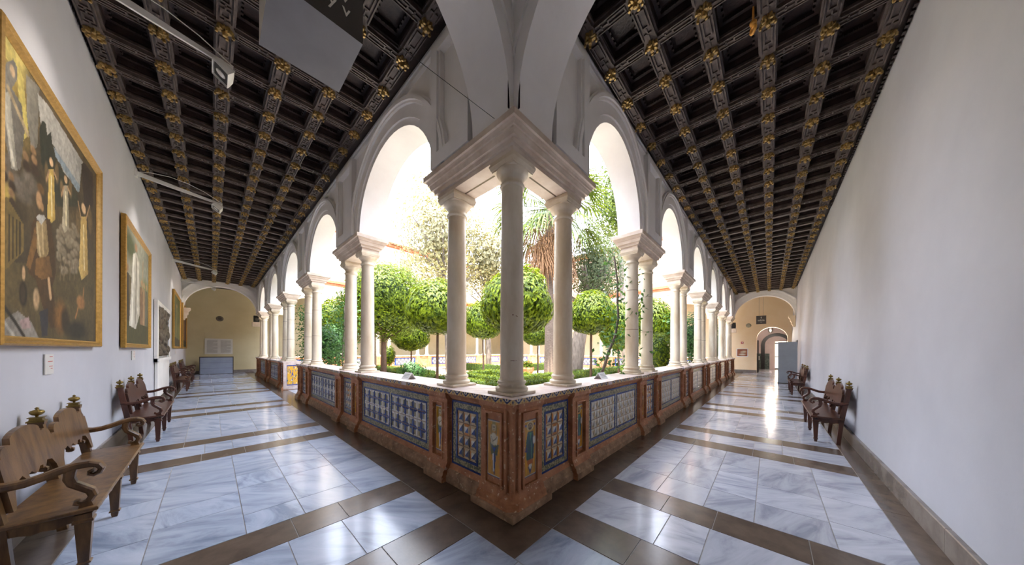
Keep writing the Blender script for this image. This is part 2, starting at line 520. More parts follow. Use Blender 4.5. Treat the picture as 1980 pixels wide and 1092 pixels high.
# ------------------------------------------------------------------ outer walls
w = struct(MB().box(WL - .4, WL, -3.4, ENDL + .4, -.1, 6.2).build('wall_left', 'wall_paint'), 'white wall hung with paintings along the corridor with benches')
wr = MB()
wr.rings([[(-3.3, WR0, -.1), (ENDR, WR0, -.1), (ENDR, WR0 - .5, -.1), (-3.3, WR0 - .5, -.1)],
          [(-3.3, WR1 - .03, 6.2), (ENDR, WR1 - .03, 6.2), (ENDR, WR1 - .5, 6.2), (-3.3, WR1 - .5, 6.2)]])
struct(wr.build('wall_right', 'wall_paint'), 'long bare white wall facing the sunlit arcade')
def skirting(name, w0, w1, parts, label):
    root = thing(name, label, 'baseboard', kind='structure')
    for i, (x0, x1, y0, y1) in enumerate(parts):
        MB().bbox(x0, x1, y0, y1, 0, .2, .006).build('skirting_stone', 'skirting_stone', root)
sk = [(-2.9 + i * 1.2 + .002, -2.9 + (i + 1) * 1.2 - .002, WR0 - .02, WR0 + .025) for i in range(22)]
skirting('baseboard_right', 0, 0, sk, 'polished grey stone skirting along the bare white wall')
sk = [(WL - .02, WL + .025, -2.7 + i * 1.3 + .002, -2.7 + (i + 1) * 1.3 - .002) for i in range(21)]
skirting('baseboard_left', 0, 0, sk, 'dark stone skirting behind the benches under the paintings')
# end walls
struct(MB().box(WL - .4, DX + 3, ENDL, ENDL + .4, -.1, 6.2).build('wall_end_left', 'end_paint_cool'), 'cream end wall with a framed notice beyond the white arch')
skirting('baseboard_end_left', 0, 0, [(-2.9, 4, ENDL - .03, ENDL + .02)], 'grey skirting at the foot of the cream end wall')
DYC, DR, DZ = -1.87, .80, 2.44          # doorway in the right end wall
ew = MB()
N = 20
for x in (0, 1):
    xx = ENDR + .5 * x
    arc = [(DYC + DR * math.cos(math.pi * i / N), DZ + DR * math.sin(math.pi * i / N)) for i in range(N + 1)]
    vs = [(xx, a, b) for a, b in arc] + [(xx, a, 6.2) for a, b in arc]
    fs = [((i, i + 1, N + 2 + i, N + 1 + i) if x else (i, N + 1 + i, N + 2 + i, i + 1)) for i in range(N)]
    ew.add(vs, fs)
    ew.add([(xx, DYC + DR, -.1), (xx, DX + 3, -.1), (xx, DX + 3, 6.2), (xx, DYC + DR, 6.2)], [(0, 1, 2, 3)])
    ew.add([(xx, -3.3, -.1), (xx, DYC - DR, -.1), (xx, DYC - DR, 6.2), (xx, -3.3, 6.2)], [(0, 1, 2, 3)])
pr = [(DYC + DR, -.1)] + arc + [(DYC - DR, -.1)]
ew.add([(ENDR, a, b) for a, b in pr] + [(ENDR + .5, a, b) for a, b in pr], [(i, i + 1, len(pr) + i + 1, len(pr) + i) for i in range(len(pr) - 1)])
struct(ew.build('wall_end_right', 'end_paint_warm'), 'peach end wall pierced by an arched doorway')
skirting('baseboard_end_right', 0, 0, [(ENDR - .03, ENDR + .02, DYC + DR, .8)], 'grey skirting beside the arched doorway')
# roof slabs that close the corridors from above
struct(MB().box(WL - .4, .5, -3.4, ENDL + .4, 5.72, 6.0).build('roof', 'wall_paint'), 'flat roof slab over the painting corridor', 'roof')
struct(MB().box(.5, ENDR + .5, -3.4, .5, 5.72, 6.0).build('roof', 'wall_paint'), 'flat roof slab over the corridor with the bare wall', 'roof')
struct(MB().box(.5, DX + 3.2, DY - .5, ENDL + .4, 5.72, 6.0).build('roof', 'wall_paint'), 'flat slab over the far cloister walk beyond the trees', 'roof')
struct(MB().box(DX - .5, ENDR + .5, .5, DY - .5, 5.72, 6.0).build('roof', 'wall_paint'), 'flat slab over the far cloister walk facing the painting corridor', 'roof')
fo = struct(MB().box(.55, DX + 3, DY - .55, ENDL, -.12, 0).build('floor', 'floor_marble_cool_light'), 'pale floor of the far cloister walk behind the palms', 'floor')
fo = struct(MB().box(DX - .55, ENDR, .55, DY - .55, -.12, 0).build('floor', 'floor_marble_warm_light'), 'pale floor of the sunlit far walk seen past the column pairs', 'floor')

# ------------------------------------------------------------------ arcade walls
TF, TB, ZS, ZT = .03, .45, 3.78, 5.56
def arch_pts(a, b, h, n=24, r=0.0):
    c, rx = (a + b) / 2, (b - a) / 2
    return [(c - (rx + r) * math.cos(math.pi * i / n), ZS + (h + r) * math.sin(math.pi * i / n)) for i in range(n + 1)]

def openings(wg, end):
    P, h = PIER[wg], HALF[wg]
    e = [1.43] + [v for c in P for v in (c - h, c + h)]
    return [(e[i], e[i + 1]) for i in range(0, len(e) - 1, 2) if e[i + 1] < end]

def arcade_wall(wg, name, label, rise, top, detail=True, m='plaster'):
    ops = openings(wg if wg in PIER else {'FL': 'R', 'FR': 'L'}[wg], 21)
    b = wmb(wg)
    edges = [(.45 if wg in ('R', 'FR', 'FL') else TF)]
    n = 24
    for (a, c) in ops:
        arc = arch_pts(a, c, rise, n)
        for t, rev in ((TF, False), (TB, True)):
            vs = [(p[0], t, p[1]) for p in arc] + [(p[0], t, top) for p in arc]
            fs = [(i, i + 1, n + 2 + i, n + 1 + i) for i in range(n)]
            b.add(vs, [f[::-1] for f in fs] if rev else fs)
        vs = [(p[0], TF, p[1]) for p in arc] + [(p[0], TB, p[1]) for p in arc]
        b.add(vs, [(n + 1 + i, n + 2 + i, i + 1, i) for i in range(n)], 0, True)
    sols = [(edges[0], ops[0][0])] + [(ops[i][1], ops[i + 1][0]) for i in range(len(ops) - 1)] + [(ops[-1][1], 21.57)]
    for (a, c) in sols: b.box(a, c, TF, TB, ZS, top)
    o = struct(b.build(name, m), label)
    if not detail: return o, ops, sols
    for (a, c) in ops:
        # archivolt: flat band, fillet and outer roll moulding
        q = wmb(wg)
        def band(r0, r1, t0, t1):
            A, B = arch_pts(a, c, rise, n, r0), arch_pts(a, c, rise, n, r1)
            A = [(x, min(z, 5.40)) for x, z in A]; B = [(x, min(z, 5.40)) for x, z in B]
            rs = [[(A[i][0], t1, A[i][1]), (A[i][0], t0, A[i][1]), (B[i][0], t0, B[i][1]), (B[i][0], t1, B[i][1])] for i in range(n + 1)]
            q.rings(rs, 0, False)
        band(.09, .25, .005, .05)
        band(.25, .28, -.025, .05)
        band(.28, .33, -.05, .05)
        band(.33, .36, -.03, .05)
        q.build('archivolt', m, o)
    PP = PIER[wg]
    pz0, pz1 = ZS, 5.30
    for i, c in enumerate(PP):
        hw = .50 if wg == 'L' else .46
        if c + hw > 21.3: hw = .3
        panel(wg, c - hw, c + hw, pz0, pz1, o, m)
    panel(wg, .62, 1.36, pz0, pz1, o, m)
    # spandrel frames between the archivolts and the piers
    for (a, c) in ops:
        mid = (a + c) / 2
        for s_ in (-1, 1):
            e = (a + .19) if s_ < 0 else (c - .19)
            outer = arch_pts(a, c, rise, n, .44)
            pts = [(x, z) for x, z in outer if (x - mid) * s_ > 0 and z < 5.2 and (x - e) * s_ < 0]
            if len(pts) < 3: continue
            pts = sorted(pts, key=lambda p: p[1])
            path = [(e, pts[0][1])] + pts + [(pts[-1][0], 5.22), (e, 5.22)]
            q = wmb(wg)
            frame(q, path, .03, -.005, .032)
            q.build('spandrel_moulding', m, o)
    q = wmb(wg)
    q.box(.03 if wg == 'L' else .03, 21.5, -.035, .03, 5.33, 5.38); q.box(.03, 21.5, -.015, .03, 5.28, 5.33)
    q.build('cornice', m, o)
    return o, ops, sols

def frame(q, path, wdt, t0, t1):
    """raised closed frame along a polygon (s,z), wdt wide, from depth t0 to t1"""
    n = len(path); cx = sum(p[0] for p in path) / n; cz = sum(p[1] for p in path) / n
    inn = []
    for i in range(n):
        p0, p1, p2 = path[i - 1], path[i], path[(i + 1) % n]
        d1 = Vector((p1[0] - p0[0], p1[1] - p0[1])); d2 = Vector((p2[0] - p1[0], p2[1] - p1[1]))
        d1 = d1.normalized() if d1.length > 1e-9 else Vector((1, 0)); d2 = d2.normalized() if d2.length > 1e-9 else d1
        nn = Vector((-(d1.y + d2.y), d1.x + d2.x))
        nn = nn.normalized() if nn.length > 1e-6 else Vector((-d1.y, d1.x))
        if nn.dot(Vector((cx - p1[0], cz - p1[1]))) < 0: nn = -nn
        inn.append((p1[0] + nn.x * wdt, p1[1] + nn.y * wdt))
    rs = [[(path[i][0], t1, path[i][1]), (path[i][0], t0, path[i][1]), (inn[i][0], t0, inn[i][1]), (inn[i][0], t1, inn[i][1])] for i in range(n)]
    rs.append(rs[0])
    q.rings(rs, 0, False, True, False)

def panel(wg, a, c, z0, z1, parent, m):
    """pier strip standing proud with a sunk panel"""
    q = wmb(wg)
    f = .13
    t = -.055
    q.box(a, a + f, t, .04, z0, z1); q.box(c - f, c, t, .04, z0, z1)
    q.box(a + f, c - f, t, .04, z0, z0 + .17); q.box(a + f, c - f, t, .04, z1 - .12, z1)
    # stepped inner edges
    g = .035
    q.box(a + f, a + f + g, t + .03, .04, z0 + .17, z1 - .12); q.box(c - f - g, c - f, t + .03, .04, z0 + .17, z1 - .12)
    q.add([(a + f, t, z0 + .17), (c - f, t, z0 + .17), (c - f, .03, z0 + .26), (a + f, .03, z0 + .26)], [(0, 1, 2, 3)])
    q.build('pier_panel', m, parent)

RISE = {'L': 1.17, 'R': 1.25}
arcade_wall('L', 'wall_arcade_left', 'white arcade wall with moulded arches opening from the painting corridor to the garden', RISE['L'], ZT)
arcade_wall('R', 'wall_arcade_right', 'white arcade wall with moulded arches facing the long bare wall', RISE['R'], ZT)

# transverse arches across the corridors
def cross_arch(name, label, wg, s0, s1, zsp=3.78, rise=1.45, detail=True, w0=.03, wall=None, dark=False):
    """arch across a corridor: u runs from the arcade face (t=w0) to the outer wall"""
    wall = (WL if wg == 'L' else WR1) if wall is None else wall
    b = wmb(wg); n = 28
    c, rx = (w0 + wall) / 2, (w0 - wall) / 2 - .06
    arc = [(c + rx * math.cos(math.pi * i / n), zsp + rise * math.sin(math.pi * i / n)) for i in range(n + 1)]
    for s, rev in ((s0, False), (s1, True)):
        vs = [(s, p[0], p[1]) for p in arc] + [(s, p[0], 5.5) for p in arc]
        fs = [(i, i + 1, n + 2 + i, n + 1 + i) for i in range(n)]
        b.add(vs, [f[::-1] for f in fs] if rev else fs)
    b.add([(s0, p[0], p[1]) for p in arc] + [(s1, p[0], p[1]) for p in arc], [(i, n + 1 + i, n + 2 + i, i + 1) for i in range(n)], 0, True)
    b.box(s0, s1, w0 - .06, w0 + .01, zsp, 5.5)
    b.box(s0, s1, wall - .03, wall + .06, zsp, 5.5)
    o = struct(b.build(name, 'plaster'), label)
    for s, d in ((s0, -1), (s1, 1)):
        q = wmb(wg)
        for r0, r1, h in ((.0, .14, .015), (.14, .28, .04), (.28, .31, .065), (.31, .36, .09)):
            A = [(c + (rx + r0) * math.cos(math.pi * i / n), min(zsp + (rise + r0) * math.sin(math.pi * i / n), 5.45)) for i in range(n + 1)]
            B = [(c + (rx + r1) * math.cos(math.pi * i / n), min(zsp + (rise + r1) * math.sin(math.pi * i / n), 5.45)) for i in range(n + 1)]
            lim = lambda v: max(min(v, w0 - .005), wall + .005)
            rs = [[(s, lim(A[i][0]), A[i][1]), (s + d * h, lim(A[i][0]), A[i][1]), (s + d * h, lim(B[i][0]), B[i][1]), (s, lim(B[i][0]), B[i][1])] for i in range(n + 1)]
            q.rings(rs)
        q.build('archivolt', 'plaster', o)
        for sg in (1, -1):
            e = (w0 - .03) if sg > 0 else (wall + .08)
            path = [(c + (rx + .42) * math.cos(math.pi * i / n), zsp + (rise + .42) * math.sin(math.pi * i / n)) for i in range(n + 1)]
            path = [p for p in path if (p[0] - c) * sg > 0 and p[1] < 5.3 and (e - p[0]) * sg > .03]
            path = sorted(path, key=lambda p: p[1])
            if len(path) < 3: continue
            pp = [(e, path[0][1])] + path + [(path[-1][0], 5.36), (e, 5.36)]
            q = MB(lambda u, t, z, s=s, d=d: WING[wg][0](s + d * (.03 - t), u, z))
            frame(q, pp, .03, 0.0, .03)
            q.build('spandrel_moulding', 'plaster', o)
            q = MB(lambda u, t, z, s=s, d=d: WING[wg][0](s + d * (.03 - t), u, z))
            if dark and d < 0 and sg > 0:
                q.add([(u, .026, z) for u, z in pp], [tuple(range(len(pp)))]); q.build('spandrel_dark_patch', 'wood_dark', o)  # flat dark patch added over the spandrel in ceiling timber colour
    return o
cross_arch('wall_cross_arch', 'white transverse arch over the corner springing towards the painted wall', 'L', .035, .55, dark=True)
cross_arch('wall_cross_arch', 'white transverse arch over the corner springing towards the bare wall', 'R', .035, .55, dark=True)
cross_arch('wall_cross_arch', 'white transverse arch at the far end of the painting corridor', 'L', 21.15, 21.55, 3.75, 1.35)
cross_arch('wall_cross_arch', 'white transverse arch in front of the peach end wall', 'R', 21.15, 21.55, 3.65, 1.35, wall=-2.92)

# corbels under the far arches
def corbel(name, label, loc, rz, m='impost_stone'):
    b = MB()
    prof = [(.10, 0), (.12, .10), (.17, .14), (.17, .26), (.22, .32), (.22, .44), (.27, .50), (.30, .56), (.30, .64)]
    rs = [[(-.24, 0, z), (.24, 0, z), (.24, d, z), (-.24, d, z)] for d, z in prof]
    b.rings(rs)
    o = link(name, b.mesh(name, m), None, loc, rz)
    return tag(o, label, 'corbel', None, 'structure')
corbel('trim_corbel', 'stepped stone corbel under the far white arch by the last paintings', (WL, 21.35, 3.12), -math.pi / 2)
corbel('trim_corbel', 'stepped cream corbel under the white arch beside the grey partition', (21.35, -2.88, 3.02), 0, 'end_paint_warm')

# ------------------------------------------------------------------ coffered ceilings
def meander(q, s0, s1, t0, t1, z, along):
    """low relief of framed rectangles and H links along a beam soffit"""
    L0 = s1 - s0; n = max(1, int(L0 / .197)); st = L0 / n; h = .018; k = .015
    def bx(a0, a1, b0, b1):
        if along: q.box(a0, a1, b0, b1, z - h, z)
        else: q.box(b0, b1, a0, a1, z - h, z)
    w = t1 - t0
    bx(s0, s1, t0, t0 + .012); bx(s0, s1, t1 - .012, t1)
    ta, tb = t0 + .028, t1 - .028
    for i in range(n):
        a = s0 + i * st; b = a + st * .62; a += st * .06
        bx(a, b, ta, ta + k); bx(a, b, tb - k, tb); bx(a, a + k, ta + k, tb - k); bx(b - k, b, ta + k, tb - k)
        c0 = b + .004; c1 = s0 + (i + 1) * st
        mid = (c0 + c1) / 2
        bx(c0, c1 + .008, (ta + tb) / 2 - k / 2, (ta + tb) / 2 + k / 2)
        bx(mid - k / 2, mid + k / 2, ta, tb)

def rosette_mesh(seed):
    rg = random.Random(seed); b = MB()
    def blob(cx, cy, cz, rx, ry, rz, rot, n=7, m=4):
        rs = []
        for i in range(1, m):
            ph = math.pi * i / m
            rs.append([(cx + math.cos(rot) * rx * math.sin(ph) * math.cos(a) - math.sin(rot) * ry * math.sin(ph) * math.sin(a),
                        cy + math.sin(rot) * rx * math.sin(ph) * math.cos(a) + math.cos(rot) * ry * math.sin(ph) * math.sin(a),
                        cz + rz * math.cos(ph)) for a in [2 * math.pi * j / n for j in range(n)]])
        b.rings(rs, 0, True)
    blob(0, 0, -.05, .035, .035, .035, 0)
    for k in range(5):
        a = 2 * math.pi * k / 5 + rg.uniform(-.2, .2); r = .062
        blob(r * math.cos(a), r * math.sin(a), -.018 + rg.uniform(-.01, .01), .048, .03, .03, a)
        blob(.095 * math.cos(a), .095 * math.sin(a), -.045 + rg.uniform(-.012, .012), .022, .026, .02, a)
    for k in range(5):
        a = 2 * math.pi * (k + .5) / 5
        blob(.055 * math.cos(a), .055 * math.sin(a), -.008, .04, .018, .016, a)
    return b.mesh('rosette', 'gilding')
ROS = [rosette_mesh(s) for s in (1, 2, 3)]

def coffer_mesh(a, c):
    """stepped well with a carved panel, opening a x c, rim at z = 0"""
    b = MB()
    def ring(k, z): return [(-a / 2 + k, -c / 2 + k, z), (a / 2 - k, -c / 2 + k, z), (a / 2 - k, c / 2 - k, z), (-a / 2 + k, c / 2 - k, z)]
    b.rings([ring(-.02, .0), ring(-.02, .05), ring(.012, .06), ring(.02, .13), ring(.055, .135), ring(.055, .15), ring(.068, .2), ring(.09, .205), ring(.09, .215)], 0, False, True, False)
    b.add(ring(.09, .215), [(0, 1, 2, 3)], 0)
    # dentil blocks on the inner ledge and a panel frame
    for i in range(4):
        u = -a / 2 + .09 + (a - .18) * (i + .5) / 4
        b.box(u - .016, u + .016, -c / 2 + .055, -c / 2 + .075, .12, .15, 1); b.box(u - .016, u + .016, c / 2 - .075, c / 2 - .055, .12, .15, 1)
    for i in range(5):
        u = -c / 2 + .09 + (c - .18) * (i + .5) / 5
        b.box(-a / 2 + .055, -a / 2 + .075, u - .016, u + .016, .12, .15, 1); b.box(a / 2 - .075, a / 2 - .055, u - .016, u + .016, .12, .15, 1)
    k = .12
    b.box(-a / 2 + k, a / 2 - k, -c / 2 + k, -c / 2 + k + .014, .195, .215, 1); b.box(-a / 2 + k, a / 2 - k, c / 2 - k - .014, c / 2 - k, .195, .215, 1)
    b.box(-a / 2 + k, -a / 2 + k + .014, -c / 2 + k, c / 2 - k, .195, .215, 1); b.box(a / 2 - k - .014, a / 2 - k, -c / 2 + k, c / 2 - k, .195, .215, 1)
    b.lathe([(.05, .215), (.05, .2), (.03, .19), (.03, .2), (.012, .18)], 8, (0, 0, 0), 1, False)
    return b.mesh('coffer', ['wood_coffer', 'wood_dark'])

ZB = 5.285
def ceiling(wg, label, rows, sj0, step, wall):
    root = thing('ceiling', label, 'ceiling', (0, 0, 0), kind='structure')
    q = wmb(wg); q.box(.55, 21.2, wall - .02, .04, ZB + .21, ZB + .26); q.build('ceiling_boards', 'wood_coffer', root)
    bw, cw = .14, .115
    S0, S1 = .55, 21.2
    js = [sj0 + step * j for j in range(-1, 60) if S0 - .3 < sj0 + step * j < S1]
    for i, t in enumerate(rows):
        q = wmb(wg); q.box(S0, S1, t - bw / 2, t + bw / 2, ZB, ZB + .08)
        for j in range(len(js) - 1): meander(q, js[j] + .1, js[j + 1] - .1, t - bw / 2, t + bw / 2, ZB, True)
        # side mouldings
        q.box(S0, S1, t - bw / 2 - .018, t + bw / 2 + .018, ZB + .03, ZB + .06)
        q.build('beam', 'wood_beam', root)
    for j, s in enumerate(js):
        q = wmb(wg)
        for i in range(len(rows) - 1):
            t1, t0 = rows[i] - bw / 2, rows[i + 1] + bw / 2
            q.box(s - cw / 2, s + cw / 2, t0, t1, ZB + .006, ZB + .08)
            q.box(s - cw / 2 - .016, s + cw / 2 + .016, t0, t1, ZB + .035, ZB + .062)
            if j < 14: meander(q, t0 + .01, t1 - .01, s - cw / 2, s + cw / 2, ZB + .006, False)
        q.build('cross_beam', 'wood_beam', root)
    # sloping edge boards along both walls
    q = wmb(wg)
    for a, e in ((rows[0] + bw / 2, .04), (rows[-1] - bw / 2, wall - .03)):
        vs = [(S0, a, ZB + .02), (S1, a, ZB + .02), (S1, e, CH - .0), (S0, e, CH), (S0, a, ZB + .1), (S1, a, ZB + .1), (S1, e, CH + .1), (S0, e, CH + .1)]
        fs = [(0, 1, 2, 3), (7, 6, 5, 4), (0, 4, 5, 1), (2, 6, 7, 3)]
        q.add(vs, fs)
    q.build('edge_board', 'wood_dark', root)
    q = wmb(wg)
    n = int((S1 - S0) / .09)
    for a, e in ((rows[0] + bw / 2, .04), (rows[-1] - bw / 2, wall - .03)):
        m = a + (e - a) * .5; zm = ZB + .02 + (CH - ZB - .02) * .5
        for i in range(n):
            s = S0 + .09 * i
            if s > 9 or e > a: break
            q.box(s, s + .05, min(m, m + .03 * (1 if e > a else -1)), max(m, m + .03 * (1 if e > a else -1)), zm - .03, zm + .03)
    o = q.build('leaf_moulding', 'wood_dark', root); o['kind'] = 'stuff'
    sp_t = abs(rows[1] - rows[0])
    cm = coffer_mesh(*((sp_t - bw, step - cw) if wg == 'L' else (step - cw, sp_t - bw)))
    rg = random.Random(5)
    for j in range(len(js) - 1):
        for i in range(len(rows) - 1):
            p = WING[wg][0]((js[j] + js[j + 1]) / 2, (rows[i] + rows[i + 1]) / 2, ZB + .03)
            link('coffer', cm, root, p)
    for s in js:
        if s < S0 + .1: continue
        for t in rows:
            o = link('rosette', ROS[rg.randrange(3)], root, WING[wg][0](s, t, ZB + .004), rg.uniform(0, 6.28)); o.scale = (.74, .74, 1.2)
    return root
ceiling('L', 'dark coffered wooden ceiling with gilded rosettes above the paintings', [-.23 - .518 * i for i in range(6)], 1.165, .594, WL)
ceiling('R', 'dark coffered wooden ceiling with gilded rosettes beside the bare wall', [-.17 - .522 * i for i in range(6)], 1.147, .584, WR1)
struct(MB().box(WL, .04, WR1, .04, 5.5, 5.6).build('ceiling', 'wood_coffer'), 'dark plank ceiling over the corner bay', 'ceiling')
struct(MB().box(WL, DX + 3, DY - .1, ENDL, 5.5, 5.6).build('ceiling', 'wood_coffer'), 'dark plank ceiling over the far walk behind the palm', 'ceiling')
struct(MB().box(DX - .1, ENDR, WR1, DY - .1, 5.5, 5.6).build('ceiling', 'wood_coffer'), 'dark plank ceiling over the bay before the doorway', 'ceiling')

# ------------------------------------------------------------------ tiles for the parapet
def face_tile(nm, kinds):
    """unit tile 1 x 1 (x along, z up, outward -y): four bevelled trapezoids round a flat square"""
    b = MB()
    k, m, d = .04, .30, -.35
    o = [(-.5 + k, 0, -.5 + k), (.5 - k, 0, -.5 + k), (.5 - k, 0, .5 - k), (-.5 + k, 0, .5 - k)]
    f = [(x, -.06, z) for x, _, z in o]
    if nm == 'diag': m = .25
    i = [(-m, -.16, -m), (m, -.16, -m), (m, -.16, m), (-m, -.16, m)]
    if nm == 'star':
        i = [(-.2, -.14, -.26), (.2, -.14, -.26), (.2, -.14, .26), (-.2, -.14, .26)]
    for j in range(4):
        h = (j + 1) % 4
        b.add([o[j], o[h], f[h], f[j]], [(0, 1, 2, 3)], kinds[j])
        b.add([f[j], f[h], i[h], i[j]], [(0, 1, 2, 3)], kinds[j])
    if nm == 'diag':
        b.add([i[0], i[1], i[2], i[3]], [(1, 2, 0), (0, 2, 3)], 5)
        b.m[-2], b.m[-1] = kinds[4], kinds[5]
    elif nm == 'point':
        c = (0, -.24, 0)
        for j in range(4):
            b.add([i[j], i[(j + 1) % 4], c], [(0, 1, 2)], kinds[4 + j])
    else:
        b.add(i, [(0, 1, 2, 3)], kinds[4])
    return b
TM = ['tile_white', 'tile_blue', 'tile_olive', 'tile_tan', 'tile_orange', 'tile_slate']
W_, B_, O_, T_, G_, S_ = range(6)
# kinds: bottom, right, top, left, centre
STAR = {}
for px in (0, 1):
    for pz in (0, 1):
        STAR[(px, pz)] = face_tile('star', [B_ if pz else W_, W_ if px else B_, W_ if pz else B_, B_ if px else W_, O_])
DIAG = face_tile('diag', [T_, S_, T_, G_, B_, W_])
OCTA = face_tile('diag', [G_, T_, G_, T_, B_, W_])
POINT = face_tile('point', [T_, W_, W_, T_, O_, S_, W_, W_])
POINT2 = face_tile('point', [W_, T_, W_, W_, W_, S_, T_, W_])
RZ = {'L': -math.pi / 2, 'R': 0.0, 'FL': math.pi, 'FR': math.pi / 2}

def scaled(b, sx, sy, sz):
    n = MB(); n.v = [(x * sx, y * sy, z * sz) for x, y, z in b.v]; n.f, n.m, n.sm = b.f, b.m, b.sm
    return n
_tc = {}
def tile_mesh(key, b, sx, sz):
    k = (key, round(sx, 4), round(sz, 4))
    if k not in _tc: _tc[k] = scaled(b, sx, .05, sz).mesh('tile', TM)
    return _tc[k]

def tile_panel(wg, parent, a, c, z0, z1, tp, style, blocks, cols, rows, objs):
    """framed azulejo panel on the recessed face; tiles are objects when near"""
    q = wmb(wg)
    q.box(a, c, tp - .004, tp + .02, z0, z1, 0)
    e = .022
    def fr(x0, x1, y0, y1, w, t, mi):
        q.box(x0, x1, t, tp, y0, y0 + w, mi); q.box(x0, x1, t, tp, y1 - w, y1, mi)
        q.box(x0, x0 + w, t, tp, y0 + w, y1 - w, mi); q.box(x1 - w, x1, t, tp, y0 + w, y1 - w, mi)
    fr(a, c, z0, z1, e, tp - .010, 1)
    bd = .075 if c - a > 1 else .06
    fr(a + e, c - e, z0 + e, z1 - e, bd, tp - .008, 2)
    A, C, Z0, Z1 = a + e + bd, c - e - bd, z0 + e + bd, z1 - e - bd
    p = q.build('tile_panel', ['tile_grout', 'tile_blue', 'tile_speckle'], parent)
    po = wloc(p)
    gap = .05
    bw = (C - A - gap * (blocks - 1)) / blocks
    far = MB()
    for bi in range(blocks):
        x0 = A + bi * (bw + gap); x1 = x0 + bw
        q = wmb(wg)
        f2 = .026
        q.box(x0, x1, tp - .011, tp, Z0, Z0 + f2); q.box(x0, x1, tp - .011, tp, Z1 - f2, Z1)
        q.box(x0, x0 + f2, tp - .011, tp, Z0 + f2, Z1 - f2); q.box(x1 - f2, x1, tp - .011, tp, Z0 + f2, Z1 - f2)
        q.build('blue_border', 'tile_blue', p)
        if bi + 1 < blocks:
            wmb(wg).box(x1, x1 + gap, tp - .008, tp, Z0, Z1).build('speckled_border', 'tile_speckle', p)
        sx = (x1 - x0 - 2 * f2) / cols; sz = (Z1 - Z0 - 2 * f2) / rows
        for i in range(cols):
            for j in range(rows):
                u = x0 + f2 + sx * (i + .5); zz = Z0 + f2 + sz * (j + .5)
                if style == 'star':
                    ii = (cols - 1 - i) if wg == 'L' else i
                    key = ('star', (ii + 1) % 2, j % 2); src = STAR[((ii + 1) % 2, j % 2)]
                elif style == 'point': key = ('point', (i + j) % 2); src = POINT if (i + j) % 2 else POINT2
                else:
                    key = ('diag', (i, j) == (1, 2)); src = OCTA if (i, j) == (1, 2) else DIAG
                pos = WING[wg][0](u, tp - .004, zz)
                if objs:
                    link('tile', tile_mesh(key, src, sx, sz), p, Vector(pos) - po, RZ[wg])
                else:
                    sb = scaled(src, sx, .05, sz); rz = RZ[wg]; cz, s_ = math.cos(rz), math.sin(rz)
                    o = len(far.v)
                    far.v += [(pos[0] + x * cz - y * s_, pos[1] + x * s_ + y * cz, pos[2] + z) for x, y, z in sb.v]
                    far.f += [[o + t for t in f] for f in sb.f]; far.m += sb.m; far.sm += sb.sm
    if far.v:
        o = far.build('tile_field', TM, p); o['kind'] = 'stuff'
    return p

